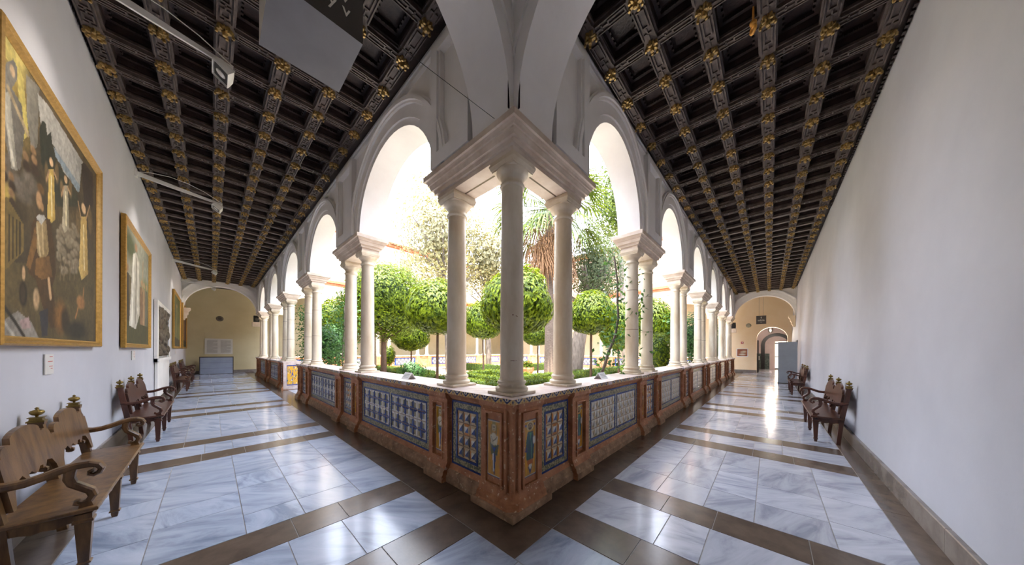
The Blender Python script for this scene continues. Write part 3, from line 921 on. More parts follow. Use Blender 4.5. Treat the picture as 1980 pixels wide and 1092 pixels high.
# ------------------------------------------------------------------ tiny painter for flat pictures
class Paint:
    def __init__(s, w, h, c):
        s.w, s.h = w, h
        s.a = np.zeros((h, w, 3)); s.a[:] = lin(c)
        yy, xx = np.mgrid[0:h, 0:w]
        s.x = (xx + .5) / w; s.y = 1 - (yy + .5) / h       # x right, y up
    def mix(s, m, c): s.a += (np.array(lin(c)) - s.a) * m[..., None]
    def ell(s, cx, cy, rx, ry, c, rot=0, soft=.15, shade=None):
        dx, dy = s.x - cx, (s.y - cy)
        ca, sa = math.cos(rot), math.sin(rot)
        u, v = (dx * ca + dy * sa) / rx, (-dx * sa + dy * ca) / ry
        d = np.sqrt(u * u + v * v)
        m = np.clip((1 - d) / soft, 0, 1)
        s.mix(m, c)
        if shade:
            k = np.clip((-u * .7 + v * .5) * .7 - .1, 0, 1) * m; s.mix(k, shade)
    def poly(s, pts, c, shade=None):
        m = np.zeros(s.x.shape, bool); n = len(pts)
        for i in range(n):
            (x0, y0), (x1, y1) = pts[i], pts[(i + 1) % n]
            cond = (y0 > s.y) != (y1 > s.y)
            xi = (x1 - x0) * (s.y - y0) / ((y1 - y0) if y1 != y0 else 1e-9) + x0
            m ^= cond & (s.x < xi)
        s.mix(m.astype(float), c)
        if shade:
            xs = [p[0] for p in pts]; g = np.clip((s.x - min(xs)) / (max(xs) - min(xs) + 1e-6), 0, 1)
            s.mix(m * g * .8, shade)
    def line(s, pts, wd, c):
        for (x0, y0), (x1, y1) in zip(pts[:-1], pts[1:]):
            dx, dy = x1 - x0, y1 - y0; L2 = dx * dx + dy * dy + 1e-9
            t = np.clip(((s.x - x0) * dx + (s.y - y0) * dy) / L2, 0, 1)
            d = np.hypot(s.x - x0 - t * dx, s.y - y0 - t * dy)
            s.mix(np.clip((wd - d) / (wd * .4), 0, 1), c)
    def noise(s, amp, n, seed):
        rg = np.random.RandomState(seed); g = rg.rand(n + 2, n + 2)
        gx, gy = s.x * n, s.y * n; ix, iy = gx.astype(int), gy.astype(int); fx, fy = gx - ix, gy - iy
        fx, fy = fx * fx * (3 - 2 * fx), fy * fy * (3 - 2 * fy)
        v = (g[iy, ix] * (1 - fx) + g[iy, ix + 1] * fx) * (1 - fy) + (g[iy + 1, ix] * (1 - fx) + g[iy + 1, ix + 1] * fx) * fy
        s.a *= (1 + amp * (v - .5) * 2)[..., None]
    def mesh(s, name, W, Hh, m, mirror=False):
        """plane W x Hh in x,z facing -y"""
        w, h = s.w, s.h
        xs = np.linspace(-W / 2, W / 2, w); zs = np.linspace(Hh / 2, -Hh / 2, h)
        X, Z = np.meshgrid(xs, zs)
        v = np.stack([X.ravel(), np.zeros(w * h), Z.ravel()], 1)
        idx = np.arange(w * h).reshape(h, w)
        f = np.stack([idx[1:, :-1].ravel(), idx[1:, 1:].ravel(), idx[:-1, 1:].ravel(), idx[:-1, :-1].ravel()], 1)
        me = bpy.data.meshes.new(name)
        me.from_pydata(v.tolist(), [], f.tolist())
        at = me.color_attributes.new('paint', 'FLOAT_COLOR', 'POINT')
        col = np.ones((w * h, 4), np.float32); col[:, :3] = np.clip(s.a.reshape(-1, 3), 0, 1)
        at.data.foreach_set('color', col.ravel())
        me.materials.append(MATS[m]); me.update()
        return me

def herm_tile(kind):
    """painted grotesque figure on a yellow ground"""
    p = Paint(30, 84, '#c8912a')
    p.noise(.25, 9, kind)
    p.line([(.04, .01), (.04, .99), (.96, .99), (.96, .01), (.04, .01)], .03, '#e6dfcf')
    p.line([(.0, .0), (.0, 1), (1, 1), (1, 0), (0, 0)], .025, '#27345e')
    if kind == 0:
        p.poly([(.5, .05), (.36, .52), (.68, .52), (.56, .05)], '#2b3a66'); p.poly([(.44, .1), (.40, .42), (.5, .42), (.52, .1)], '#dfe0e0')
        p.poly([(.2, .58), (.32, .38), (.5, .42), (.74, .38), (.86, .58)], '#6f7046', '#3f4630'); p.poly([(.34, .56), (.52, .42), (.72, .56), (.52, .5)], '#31488a')
        p.ell(.5, .66, .27, .12, '#d9cfae', 0, .2, '#f0e8d2'); p.line([(.25, .7), (.3, .6), (.55, .62)], .045, '#cfc4a0'); p.line([(.76, .7), (.7, .6), (.5, .64)], .045, '#e3d9bc')
        p.ell(.5, .86, .17, .075, '#d5c498', 0, .2); p.line([(.34, .88), (.33, .78)], .05, '#8a7440'); p.line([(.67, .88), (.68, .78)], .05, '#8a7440'); p.ell(.5, .94, .16, .03, '#9a8748')
        p.line([(.44, .87), (.47, .87)], .02, '#4a3a20'); p.line([(.53, .87), (.56, .87)], .02, '#4a3a20'); p.line([(.47, .82), (.53, .82)], .015, '#7a4a2a'); p.line([(.3, .7), (.42, .62), (.6, .66), (.72, .7)], .012, '#6d6040'); p.line([(.23, .66), (.27, .57)], .02, '#6d6040')
    else:
        p.ell(.5, .88, .3, .085, '#e9d9a0'); p.ell(.5, .88, .22, .065, '#7b5a30'); p.ell(.5, .87, .14, .05, '#cdb389')
        p.poly([(.22, .3), (.18, .62), (.3, .78), (.72, .78), (.85, .6), (.76, .3)], '#2f5a55', '#23324f'); p.poly([(.44, .76), (.5, .6), (.62, .76)], '#4f8f62')
        p.poly([(.2, .6), (.1, .45), (.3, .44)], '#35406b'); p.ell(.82, .62, .1, .08, '#dcd6c4'); p.poly([(.25, .3), (.3, .2), (.75, .2), (.74, .3)], '#a9602a')
        p.poly([(.4, .22), (.42, .12), (.62, .12), (.62, .22)], '#d9d3c4'); p.poly([(.32, .2), (.5, .03), (.7, .2), (.52, .12)], '#2a3560'); p.line([(.44, .885), (.47, .885)], .02, '#3a2a18'); p.line([(.53, .885), (.56, .885)], .02, '#3a2a18'); p.line([(.42, .84), (.58, .84)], .03, '#5a3a20'); p.line([(.4, .3), (.42, .75)], .014, '#1f2a3a'); p.line([(.62, .3), (.6, .7)], .014, '#6fae86'); p.ell(.16, .9, .06, .025, '#31488a'); p.ell(.86, .9, .06, .025, '#31488a')
    return p
HERM = [herm_tile(0).mesh('figure_tile', .185, .56, 'painted_tile'), herm_tile(1).mesh('figure_tile', .185, .56, 'painted_tile')]

def coping_tile_mesh(L0):
    p = Paint(22, 10, '#cfae74')
    p.noise(.2, 6, 4)
    p.poly([(.12, .9), (.5, .1), (.88, .9), (.7, .95), (.5, .45), (.3, .95)], '#22315f'); p.ell(.5, .75, .16, .3, '#d9cdb0'); p.ell(.5, .8, .07, .2, '#22315f')
    p.ell(0, .5, .08, .35, '#22315f'); p.ell(1, .5, .08, .35, '#22315f'); p.ell(.2, .2, .06, .14, '#b87a3a'); p.ell(.8, .2, .06, .14, '#b87a3a')
    return p.mesh('coping_tile', L0, .052, 'painted_tile')
COPT = coping_tile_mesh(.146)

# ------------------------------------------------------------------ parapets
PT = 1.10
P_PAN = [(-.015, 0), (-.015, .07), (.0, .085), (.005, .13), (.03, .15), (.045, .185), (.06, .205), (.06, .975), (.045, .985), (.03, 1.01), (.01, 1.03), (.0, 1.048)]
P_PIL = [(-.075, 0), (-.075, .075), (-.06, .09), (-.055, .13), (-.03, .15), (-.015, .19), (0, .22), (0, .965), (-.01, .98), (-.025, 1.0), (-.03, 1.048)]
def extrude_prof(q, prof, a, c, back=.49, mi=0):
    p = [(t, z) for t, z in prof] + [(back, prof[-1][1]), (back, 0)]
    n = len(p)
    vs = [(a, t, z) for t, z in p] + [(c, t, z) for t, z in p]
    for j in range(n):
        k = (j + 1) % n
        q.add([vs[j], vs[n + j], vs[n + k], vs[k]], [(3, 2, 1, 0)], 1 if max(p[j][1], p[k][1]) < .16 else 0)
    q.add(vs, [tuple(range(n)), tuple(range(2 * n - 1, n - 1, -1))], mi)

def pilaster(wg, root, a, c, fig=None, objs=True):
    """proud pilaster with a sunk framed niche that may hold a figure tile"""
    q = wmb(wg)
    m = (a + c) / 2; w = .10
    # base and head run through, the face is cut by the niche
    lo = [p for p in P_PIL if p[1] <= .225]; hi = [(0, .905)] + [p for p in P_PIL if p[1] > .93]
    extrude_prof(q, lo + [(0, .265)], a, c)
    extrude_prof2(q, hi, a, c, .905)
    q.box(a, m - w, 0, .49, .265, .905); q.box(m + w, c, 0, .49, .265, .905)
    q.box(m - w, m + w, .035, .49, .265, .905)
    for x0, x1, z0, z1 in ((m - w - .02, m - w, .245, .925), (m + w, m + w + .02, .245, .925), (m - w, m + w, .245, .265), (m - w, m + w, .905, .925)):
        q.box(x0, x1, -.012, .004, z0, z1)
    q.build('pilaster', ['terracotta', 'terracotta_worn'], root)
    if fig is not None:
        o = link('figure_tile', HERM[fig], root, Vector(WING[wg][0](m, .031, .585)) - wloc(root), RZ[wg])
def extrude_prof2(q, prof, a, c, zb):
    p = prof + [(.49, prof[-1][1]), (.49, zb)]
    n = len(p)
    vs = [(a, t, z) for t, z in p] + [(c, t, z) for t, z in p]
    q.add(vs, [(j, n + j, n + (j + 1) % n, (j + 1) % n)[::-1] for j in range(n)] + [tuple(range(n)), tuple(range(2 * n - 1, n - 1, -1))])

def parapet_run(wg, root, s0, s1, piers, near=10.0, detail=True):
    """pilasters at the piers, tiled panels between them"""
    hp = {'L': (.75, .42), 'R': (.68, .36)}[wg]
    pil = []
    for c in piers:
        pil += [(c - hp[0], c - hp[0] + hp[1]), (c + hp[0] - hp[1], c + hp[0])]
    pil = [p for p in pil if p[0] > s0 - .3 and p[1] < s1 + .3]
    for k, (a, c) in enumerate(pil):
        pilaster(wg, root, a, c, None if c > 9.7 else ((0 if wg == 'L' else 1) if c < 6 else 0))
    cuts = [s0] + [v for p in pil for v in p] + [s1]
    for i in range(0, len(cuts) - 1, 2):
        a, c = cuts[i], cuts[i + 1]
        if c - a < .08: continue
        q = wmb(wg); extrude_prof(q, P_PAN, a, c); q.build('panel_stone', ['terracotta', 'terracotta_worn'], root)
        big = c - a > 1.2
        st = ('star' if wg == 'L' else 'point') if big else 'diag'
        if big: tile_panel(wg, root, a + .04, c - .04, .215, .965, .06, st, 2, (9 if c < 5 else 8), 4, c < 5)
        elif c - a > .3: tile_panel(wg, root, a + .03, c - .03, .215, .965, .06, 'diag', 1, 3, 4, c < 6)
    # coping slab with a worn tile edge
    q = wmb(wg)
    segs = sorted([(a - .01, c + .01, True) for a, c in pil] + [(cuts[i], cuts[i + 1], False) for i in range(0, len(cuts) - 1, 2) if cuts[i + 1] - cuts[i] > .01])
    for a, c, pr in segs:
        f = -.045 if pr else -.012
        q.box(a, c, f, .52, 1.048, PT)
    q.build('coping', 'coping_clay', root)
    rg = random.Random(9)
    for a, c, pr in segs:
        if a > 7: continue
        f = -.0465 if pr else -.0135
        n = max(1, round((c - a) / .146))
        for i in range(n):
            u = a + (c - a) * (i + .5) / n
            if rg.random() < .06: continue
            o = link('coping_tile', COPT, root, Vector(WING[wg][0](u, f, 1.074)) - wloc(root), RZ[wg])
            o.scale.x = (c - a) / n / .146

pa = thing('parapet', 'terracotta parapet faced with blue and white tile panels wrapping the corner', 'parapet', (0, 0, 0))
# corner block
q = MB()
ring = lambda t, z: [(t, t, z), (.45, t, z), (.45, .45, z), (t, .45, z)]
q2 = MB()
cp = P_PIL
rs = []
for t, z in cp:
    ch = .085
    rs.append([(t + ch, t, z), (.45, t, z), (.45, .45, z), (t, .45, z), (t, t + ch, z)])
q2.rings(rs)
q2.build('corner_block', 'terracotta', pa)
q3 = MB(); q3.lathe([(.045, .06), (.045, .12), (.03, .16), (.03, .96), (.04, .99), (.05, 1.04)], 12, (.032, .032, 0)); q3.build('corner_roll', 'terracotta', pa)
for _c in ((-.002, .088), (.088, -.002)):
    q3 = MB(); q3.lathe([(.026, .1), (.018, .16), (.018, .96), (.026, 1.0)], 10, (_c[0], _c[1], 0)); q3.build('corner_roll', 'terracotta', pa)
q3 = MB(); q3.bbox(-.095, .5, -.095, .5, 0, .075, .012); q3.build('corner_plinth', 'terracotta_worn', pa)
for wg in ('L', 'R'):
    m = .25; w = .10
    q = wmb(wg)
    for x0, x1, z0, z1 in ((m - w - .025, m - w, .245, .925), (m + w, m + w + .025, .245, .925), (m - w - .025, m + w + .025, .22, .245), (m - w - .025, m + w + .025, .925, .95)):
        q.box(x0, x1, -.022, .004, z0, z1)
    q.build('niche_frame', 'terracotta', pa)
    link('figure_tile', HERM[0 if wg == 'L' else 1], pa, Vector(WING[wg][0](m, -.004, .585)), RZ[wg])
    pilaster(wg, pa, 1.06, 1.47, 0 if wg == 'L' else 1)
    q = wmb(wg); extrude_prof(q, P_PAN, .45, 1.06); q.build('panel_stone', ['terracotta', 'terracotta_worn'], pa)
    tile_panel(wg, pa, .475, 1.035, .215, .965, .06, 'diag', 1, 3, 4, True)
    q = wmb(wg)
    q.box(.52 if wg == 'R' else -.035, 1.05, -.035, .52, 1.048, PT); q.box(1.05, 1.48, -.045, .52, 1.048, PT)
    q.build('coping', 'coping_clay', pa)
    if wg == 'R': q = MB(); q.box(-.035, .52, -.035, -.0345, 1.048, PT); q.build('coping', 'coping_clay', pa)
    for i in range(10):
        f = -.0365 if i < 7 else -.0465
        u, w_ = (-.035 + .155 * (i + .5), .155) if i < 7 else (1.05 + .1433 * (i - 6.5), .1433)
        o = link('coping_tile', COPT, pa, WING[wg][0](u, f, 1.074), RZ[wg]); o.scale.x = w_ / .146
parapet_run('L', pa, 1.47, 9.56, PIER['L'][:2])
parapet_run('R', pa, 1.47, 21.6, PIER['R'][:6])
pb = thing('parapet', 'tiled terracotta parapet beyond the garden entrance with a yellow and blue end tile', 'parapet', (0, 12.0, 0))
parapet_run('L', pb, 12.0, 21.6, PIER['L'][2:5])
p = Paint(30, 60, '#dca93a')
rg = random.Random(2)
for i in range(70):
    p.ell(rg.random(), rg.random(), rg.uniform(.03, .09), rg.uniform(.015, .05), rg.choice(['#2a4d9a', '#e6d9b0', '#4f7a5a', '#2a4d9a', '#b96a2c', '#f0d070']), rg.uniform(0, 3), .4)
p.line([(0, 0), (0, 1), (1, 1), (1, 0), (0, 0)], .07, '#24428f')
ef = MB().box(-.02, .5, 11.985, 12.0, .02, 1.06).build('end_face', 'coping_clay', pb)
link('end_tile', p.mesh('end_tile', .36, .78, 'painted_tile'), pb, Vector((.26, 11.982, .56)) - wloc(pb), 0)

# ------------------------------------------------------------------ columns and imposts
ZC0, ZC1 = PT, 3.50
def column_parts(r=.122, n=24):
    b = MB()
    b.bbox(-.178, .178, -.178, .178, 0, .03, .004)
    b.lathe([(.165, .03), (.172, .045), (.172, .06), (.16, .075), (.142, .08), (.138, .095), (.142, .105), (.152, .112), (.152, .128), (.142, .138), (r + .012, .142), (r + .012, .152)], n)
    base = b.mesh('base', 'column_marble')
    b = MB()
    b.lathe([(r + .004, .152), (r, .2), (r, .8), (r * .965, 1.5), (r * .915, 2.1), (r * .92, 2.14)], n)
    shaft = b.mesh('shaft', 'column_marble')
    b = MB(); rr = r * .915
    b.lathe([(rr, 2.135), (rr + .016, 2.142), (rr + .02, 2.155), (rr + .016, 2.168), (rr, 2.175), (rr, 2.22), (rr + .012, 2.232), (rr + .014, 2.245), (rr + .03, 2.255), (rr + .052, 2.28), (rr + .058, 2.3)], n)
    def sq(h, z): return [(-h, -h, z), (h, -h, z), (h, h, z), (-h, h, z)]
    b.rings([sq(.152, 2.298), sq(.152, 2.312), sq(.160, 2.318), sq(.170, 2.345), sq(.174, 2.352), sq(.174, 2.372), sq(.166, 2.374), sq(.166, 2.40)])
    cap = b.mesh('capital', 'column_marble')
    return base, shaft, cap
CB, CS_, CC = column_parts()
_b = MB(); _r = .122
_b.lathe([(_r + .004, .152), (_r, .2), (_r, .8), (_r * .965, 1.5), (_r * .915, 2.1), (_r * .92, 2.14)], 24)
for _z in (.86, 1.62):
    _q = _r - (.0 if _z < 1 else .006)
    _b.lathe([(_q + .0008, _z), (_q + .0016, _z + .004), (_q + .0008, _z + .008)], 24, mi=1, caps=False)
CSJ = _b.mesh('shaft', ['column_marble', 'tile_grout'])
def column(x, y, label, group, detail=True, joint=False):
    o = thing('marble_column', label, 'column', (x, y, ZC0), 0, group, 'thing')
    link('base', CB, o); link('shaft', CSJ if joint else CS_, o); link('capital', CC, o)
    return o
Q = .245
_c = column(Q, Q, 'foremost pinkish marble column standing on the very corner of the parapet', 'columns of the corner cluster')
b = MB()
for ang, z, w, h in ((228, .81, .014, .014), (244, .80, .010, .012), (249, .795, .008, .01), (218, .345, .010, .006), (224, .348, .018, .007), (231, .346, .012, .01), (238, .345, .016, .006), (246, .347, .01, .006)):
    a0, r_ = R(ang), .1222
    for k in range(2):
        a1, a2 = a0 + (k - 1) * w / r_ / 2, a0 + k * w / r_ / 2
        hh_ = h / 2
        b.add([(r_ * math.cos(a1), r_ * math.sin(a1), z - hh_ * (.5 + .5 * k)), (r_ * math.cos(a2), r_ * math.sin(a2), z - hh_ * (1 - .5 * k)), (r_ * math.cos(a2), r_ * math.sin(a2), z + hh_ * .7), (r_ * math.cos(a1), r_ * math.sin(a1), z + hh_ * .5)], [(0, 1, 2, 3)])
link('rust_marks', b.mesh('rust_marks', 'rust'), _c)
column(Q, 1.22, 'corner marble column beside the front one, towards the painting corridor', 'columns of the corner cluster')
column(1.22, Q, 'corner marble column beside the front one, towards the bare wall', 'columns of the corner cluster')
for wg, side in (('L', 'painting corridor'), ('R', 'bare wall corridor')):
    for k, c in enumerate(PIER[wg]):
        for sg, nm in ((-1, 'nearer'), (1, 'farther')):
            s = c + sg * SPC[wg]
            column(*WING[wg][0](s, Q, 0)[:2], f'{nm} marble column of the {ORD[k]} pair from the corner, {side} arcade', f'column pairs of the {side} arcade', True, (wg, k) in (('R', 0), ('L', 1), ('L', 2), ('R', 2)))
        # impost block
    # end
IMP = [(3.50, .085), (3.55, .085), (3.551, .055), (3.595, .05), (3.596, .022), (3.615, .018), (3.64, .008), (3.655, .008), (3.656, -.008), (3.68, -.012), (3.70, -.024), (3.701, -.048), (3.76, -.05), (3.772, -.04)]
def impost(wg, c, half, label, grp):
    b = wmb(wg)
    rs = [[(c - half - .06 + o * 1.0, o, z), (c + half + .06 - o, o, z), (c + half + .06 - o, .49 - o, z), (c - half - .06 + o, .49 - o, z)] for z, o in IMP]
    b.rings(rs)
    t = thing('impost_block', label, 'impost', WING[wg][0](c, Q, 3.5), 0, grp)
    b.build('moulded_block', 'impost_stone', t)
for wg, side in (('L', 'painting corridor'), ('R', 'bare wall corridor')):
    for k, c in enumerate(PIER[wg]):
        impost(wg, c, HALF[wg], f'moulded stone impost on the {ORD[k]} column pair from the corner, {side} arcade', f'imposts of the {side} arcade')
b = MB()
def Lring(o, z):
    e = 1.50 - o
    return [(o, o, z), (e, o, z), (e, .49 - o, z), (.49 - o, .49 - o, z), (.49 - o, e, z), (o, e, z)]
b.rings([Lring(o, z) for z, o in IMP])
t = thing('impost_block', 'large L-shaped stone impost resting on the three corner columns', 'impost', (Q, Q, 3.5))
b.build('moulded_block', 'impost_stone', t)
b = MB(); b.box(.42, 1.05, .235, .255, 3.4985, 3.502); b.box(.235, .255, .42, 1.05, 3.4985, 3.502)
b.build('soffit_groove', 'dark_stone', t)

# ------------------------------------------------------------------ benches
LB = .93
def scallop_back(u0, u1):
    """outline (u,z) of one half of the carved back: lobed top, cusped lower edge"""
    w = u1 - u0; pts = []
    def arc(cu, cz, ru, rz, a0, a1, n=6):
        return [(cu + ru * math.cos(R(a0 + (a1 - a0) * i / n)), cz + rz * math.sin(R(a0 + (a1 - a0) * i / n))) for i in range(n + 1)]
    top = [(u0, .84)] + arc(u0 + .16 * w, .84, .12 * w, .07, 180, 60) + arc(u0 + .5 * w, .90, .30 * w, .085, 150, 30, 10) + arc(u0 + .84 * w, .84, .12 * w, .07, 120, 0) + [(u1, .84)]
    bot = [(u1, .50)] + [(u1 - .05 * w, .50), (u1 - .07 * w, .53)] + [(u1 - .10 * w, .60), (u1 - .16 * w, .655), (u1 - .26 * w, .67), (u1 - .30 * w, .64), (u1 - .33 * w, .615), (u1 - .37 * w, .63), (u1 - .36 * w, .655),
          (u1 - .42 * w, .66), (u1 - .47 * w, .63), (u0 + .47 * w, .63), (u0 + .42 * w, .66), (u0 + .36 * w, .655), (u0 + .37 * w, .63), (u0 + .33 * w, .615), (u0 + .30 * w, .64), (u0 + .26 * w, .67), (u0 + .16 * w, .655), (u0 + .10 * w, .60), (u0 + .07 * w, .53), (u0 + .05 * w, .50), (u0, .50)]
    return top + bot

def lean(z): return .155 - (z - .42) * .15 if z > .42 else .155 + (.42 - z) * .09
def bench_meshes(wood):
    P = {}
    def leg(z1=.40):
        b = MB()
        def sq(h, z): return [(-h, -h, z), (h, -h, z), (h, h, z), (-h, h, z)]
        b.rings([sq(.015, 0), sq(.02, .03), sq(.02, .045), sq(.03, .05), sq(.03, .058), sq(.022, .064), sq(.034, .33), sq(.034, .34), sq(.042, .345), sq(.042, .36), sq(.036, .366), sq(.036, z1)])
        return b.mesh('leg', wood)
    P['leg'] = leg()
    b = MB()
    rs = []
    for z in (0, .2, .42, .7, .93):
        y = lean(z) ; k = .028 if z > .4 else .024
        rs.append([(-k, y - k, z), (k, y - k, z), (k, y + k, z), (-k, y + k, z)])
    b.rings(rs); b.box(-.036, .036, lean(.93) - .036, lean(.93) + .036, .925, .945)
    P['post'] = b.mesh('rear_post', wood)
    b = MB(); b.bbox(-LB - .07, LB + .07, .13, .515, .42, .448, .006); P['seat'] = b.mesh('seat', wood)
    b = MB()
    n = 22; pts = [(-LB + .03, .415), (LB - .03, .415)]
    low = []
    for i in range(n + 1):
        u = LB - .03 - (2 * LB - .06) * i / n
        low.append((u, .365 - (.014 if i % 2 else 0) - .012 * abs(math.sin(math.pi * i / n * 2))))
    b.prism([(-LB + .03, .42)] + [(LB - .03, .42)] + low, .455, .478, 'y'); P['apron'] = b.mesh('apron', wood)
    b = MB()
    b.prism([(.17, .42), (.45, .42), (.45, .355), (.38, .35), (.34, .335), (.30, .345), (.26, .335), (.22, .35), (.17, .355)], -.014, .014, 'x'); P['side_rail'] = b.mesh('side_rail', wood)
    for k, (a, c) in enumerate(((-LB + .03, 0), (0, LB - .03))):
        pts = scallop_back(a, c)
        b = MB(lambda x, y, z: (x, y + lean(z), z))
        b.prism(pts, .026, .052, 'y')
        P[f'back{k}'] = b.mesh('back_panel', wood)
    # arm: sweep from the rear post to a scroll above the seat front
    arm = [(.09, .70), (.13, .685), (.18, .675), (.24, .68), (.30, .70), (.36, .725), (.42, .742), (.47, .742), (.505, .728), (.52, .70), (.512, .674), (.49, .662), (.472, .672), (.472, .69), (.487, .697)]
    b = MB(); b.ribbon([(0, y, z) for y, z in arm], .075, [.046] * 8 + [.034, .03, .028, .026, .024, .02, .018], (1, 0, 0)); P['arm'] = b.mesh('arm', wood)
    sup = [(.405, .735), (.395, .70), (.392, .66), (.405, .62), (.44, .585), (.475, .55), (.485, .515), (.47, .485), (.44, .472), (.418, .482), (.422, .5)]
    b = MB(); b.ribbon([(0, y, z) for y, z in sup], .06, [.04, .045, .045, .042, .04, .04, .04, .036, .03, .026, .02], (1, 0, 0))
    b.add([(-.03, .43, .448), (.03, .43, .448), (.03, .49, .448), (-.03, .49, .448), (-.03, .44, .49), (.03, .44, .49), (.03, .48, .49), (-.03, .48, .49)], [(0, 1, 5, 4), (1, 2, 6, 5), (2, 3, 7, 6), (3, 0, 4, 7), (4, 5, 6, 7)])
    P['support'] = b.mesh('arm_support', wood)
    b = MB(); b.rings([[(-h, -h, z), (h, -h, z), (h, h, z), (-h, h, z)] for h, z in ((.04, 0), (.04, .012), (.03, .016), (.028, .034), (.036, .036), (.036, .042))])
    b.lathe([(.008, .042), (.008, .052), (.022, .058), (.034, .072), (.036, .084), (.03, .094), (.014, .1), (.006, .106), (.012, .112), (.004, .122)], 12)
    P['finial'] = b.mesh('finial', 'brass')
    b = MB(); b.rings([[(-h, -h, z), (h, -h, z), (h, h, z), (-h, h, z)] for h, z in ((.008, -.03), (.02, -.02), (.02, .0), (.012, .01))]); P['drop'] = b.mesh('drop', wood)
    return P
BM = {w: bench_meshes(w) for w in ('bench_wood', 'bench_wood_lamplit')}
def bench(loc, rz, label, wood='bench_wood'):
    P = BM[wood]
    o = thing('wooden_bench', label, 'bench', loc, rz, 'carved benches along the walls')
    for u in (-LB, 0, LB):
        link('leg', P['leg'], o, (u, .45, 0)); pst = link('rear_post', P['post'], o, (u, 0, 0))
        f = link('finial', P['finial'], pst, (0, lean(.945), .945)); f['label'] = 'brass urn finial'
    link('seat', P['seat'], o); link('apron', P['apron'], o)
    for u in (-LB, LB):
        link('side_rail', P['side_rail'], o, (u, 0, 0)); link('arm', P['arm'], o, (u, 0, 0)); link('arm_support', P['support'], o, (u, 0, 0))
    for k in (0, 1):
        bp = link('back_panel', P[f'back{k}'], o)
    for u in (-.62, -.31, .31, .62):
        link('drop', P['drop'], bp, (u, lean(.62) + .045, .625))
    return o
bench((WL, 2.73, 0), -math.pi / 2, 'carved bench below the largest painting, lamplight put into its brown', 'bench_wood_lamplit')
bench((WL, 6.77, 0), -math.pi / 2, 'dark carved bench against the wall below the second painting')
bench((WL, 15.1, 0), -math.pi / 2, 'dark carved bench just past the bronze relief')
bench((WL, 19.2, 0), -math.pi / 2, 'most distant carved bench, near the cream end wall')
bench((6.07, WR0 - .02, 0), 0, 'dark carved bench alone on the bare wall, nearer of two')
bench((12.95, WR0 - .02, 0), 0, 'small-looking carved bench next to the grey partition')

# ------------------------------------------------------------------ paintings and relief
def framed(name, label, y0, y1, z0, z1, art, fw=.072, tilt=.0):
    o = thing(name, label, 'painting', (WL + .015, (y0 + y1) / 2, z0), -math.pi / 2, 'framed paintings on the corridor wall')
    W, Hh = y1 - y0, z1 - z0
    # local: x along, y towards the wall is negative; the picture faces +y
    def side(x0, x1, za, zb, vert):
        b = MB()
        if vert:
            sg = 1 if x0 < 0 else -1
            prof = [(0, 0), (.0, .05), (.014, .06), (.03, .045), (fw * .6, .05), (fw * .82, .03), (fw, .022), (fw, 0)]
            xs = x0 if sg > 0 else x1
            b.rings([[(xs + sg * u, d, za + (u if za < .5 * Hh and k == 0 else 0) if False else (za + u if k == 0 else zb - u)) for u, d in prof] for k in (0, 1)])
        else:
            sg = 1 if za < .5 * Hh else -1
            zz = za if sg > 0 else zb
            prof = [(0, 0), (.0, .05), (.014, .06), (.03, .045), (fw * .6, .05), (fw * .82, .03), (fw, .022), (fw, 0)]
            b.rings([[((x0 + u if k == 0 else x1 - u), d, zz + sg * u) for u, d in prof] for k in (0, 1)])
        link('frame_bar', b.mesh('frame_bar', 'frame_gold'), o)
    side(-W / 2, -W / 2 + fw, 0, Hh, True); side(W / 2 - fw, W / 2, 0, Hh, True); side(-W / 2, W / 2, 0, fw, False); side(-W / 2, W / 2, Hh - fw, Hh, False)
    me = art.mesh('canvas', W - 2 * fw + .01, Hh - 2 * fw + .01, 'painted')
    c = link('canvas', me, o, (0, .02, Hh / 2)); c.rotation_euler = (0, 0, math.pi)
    return o

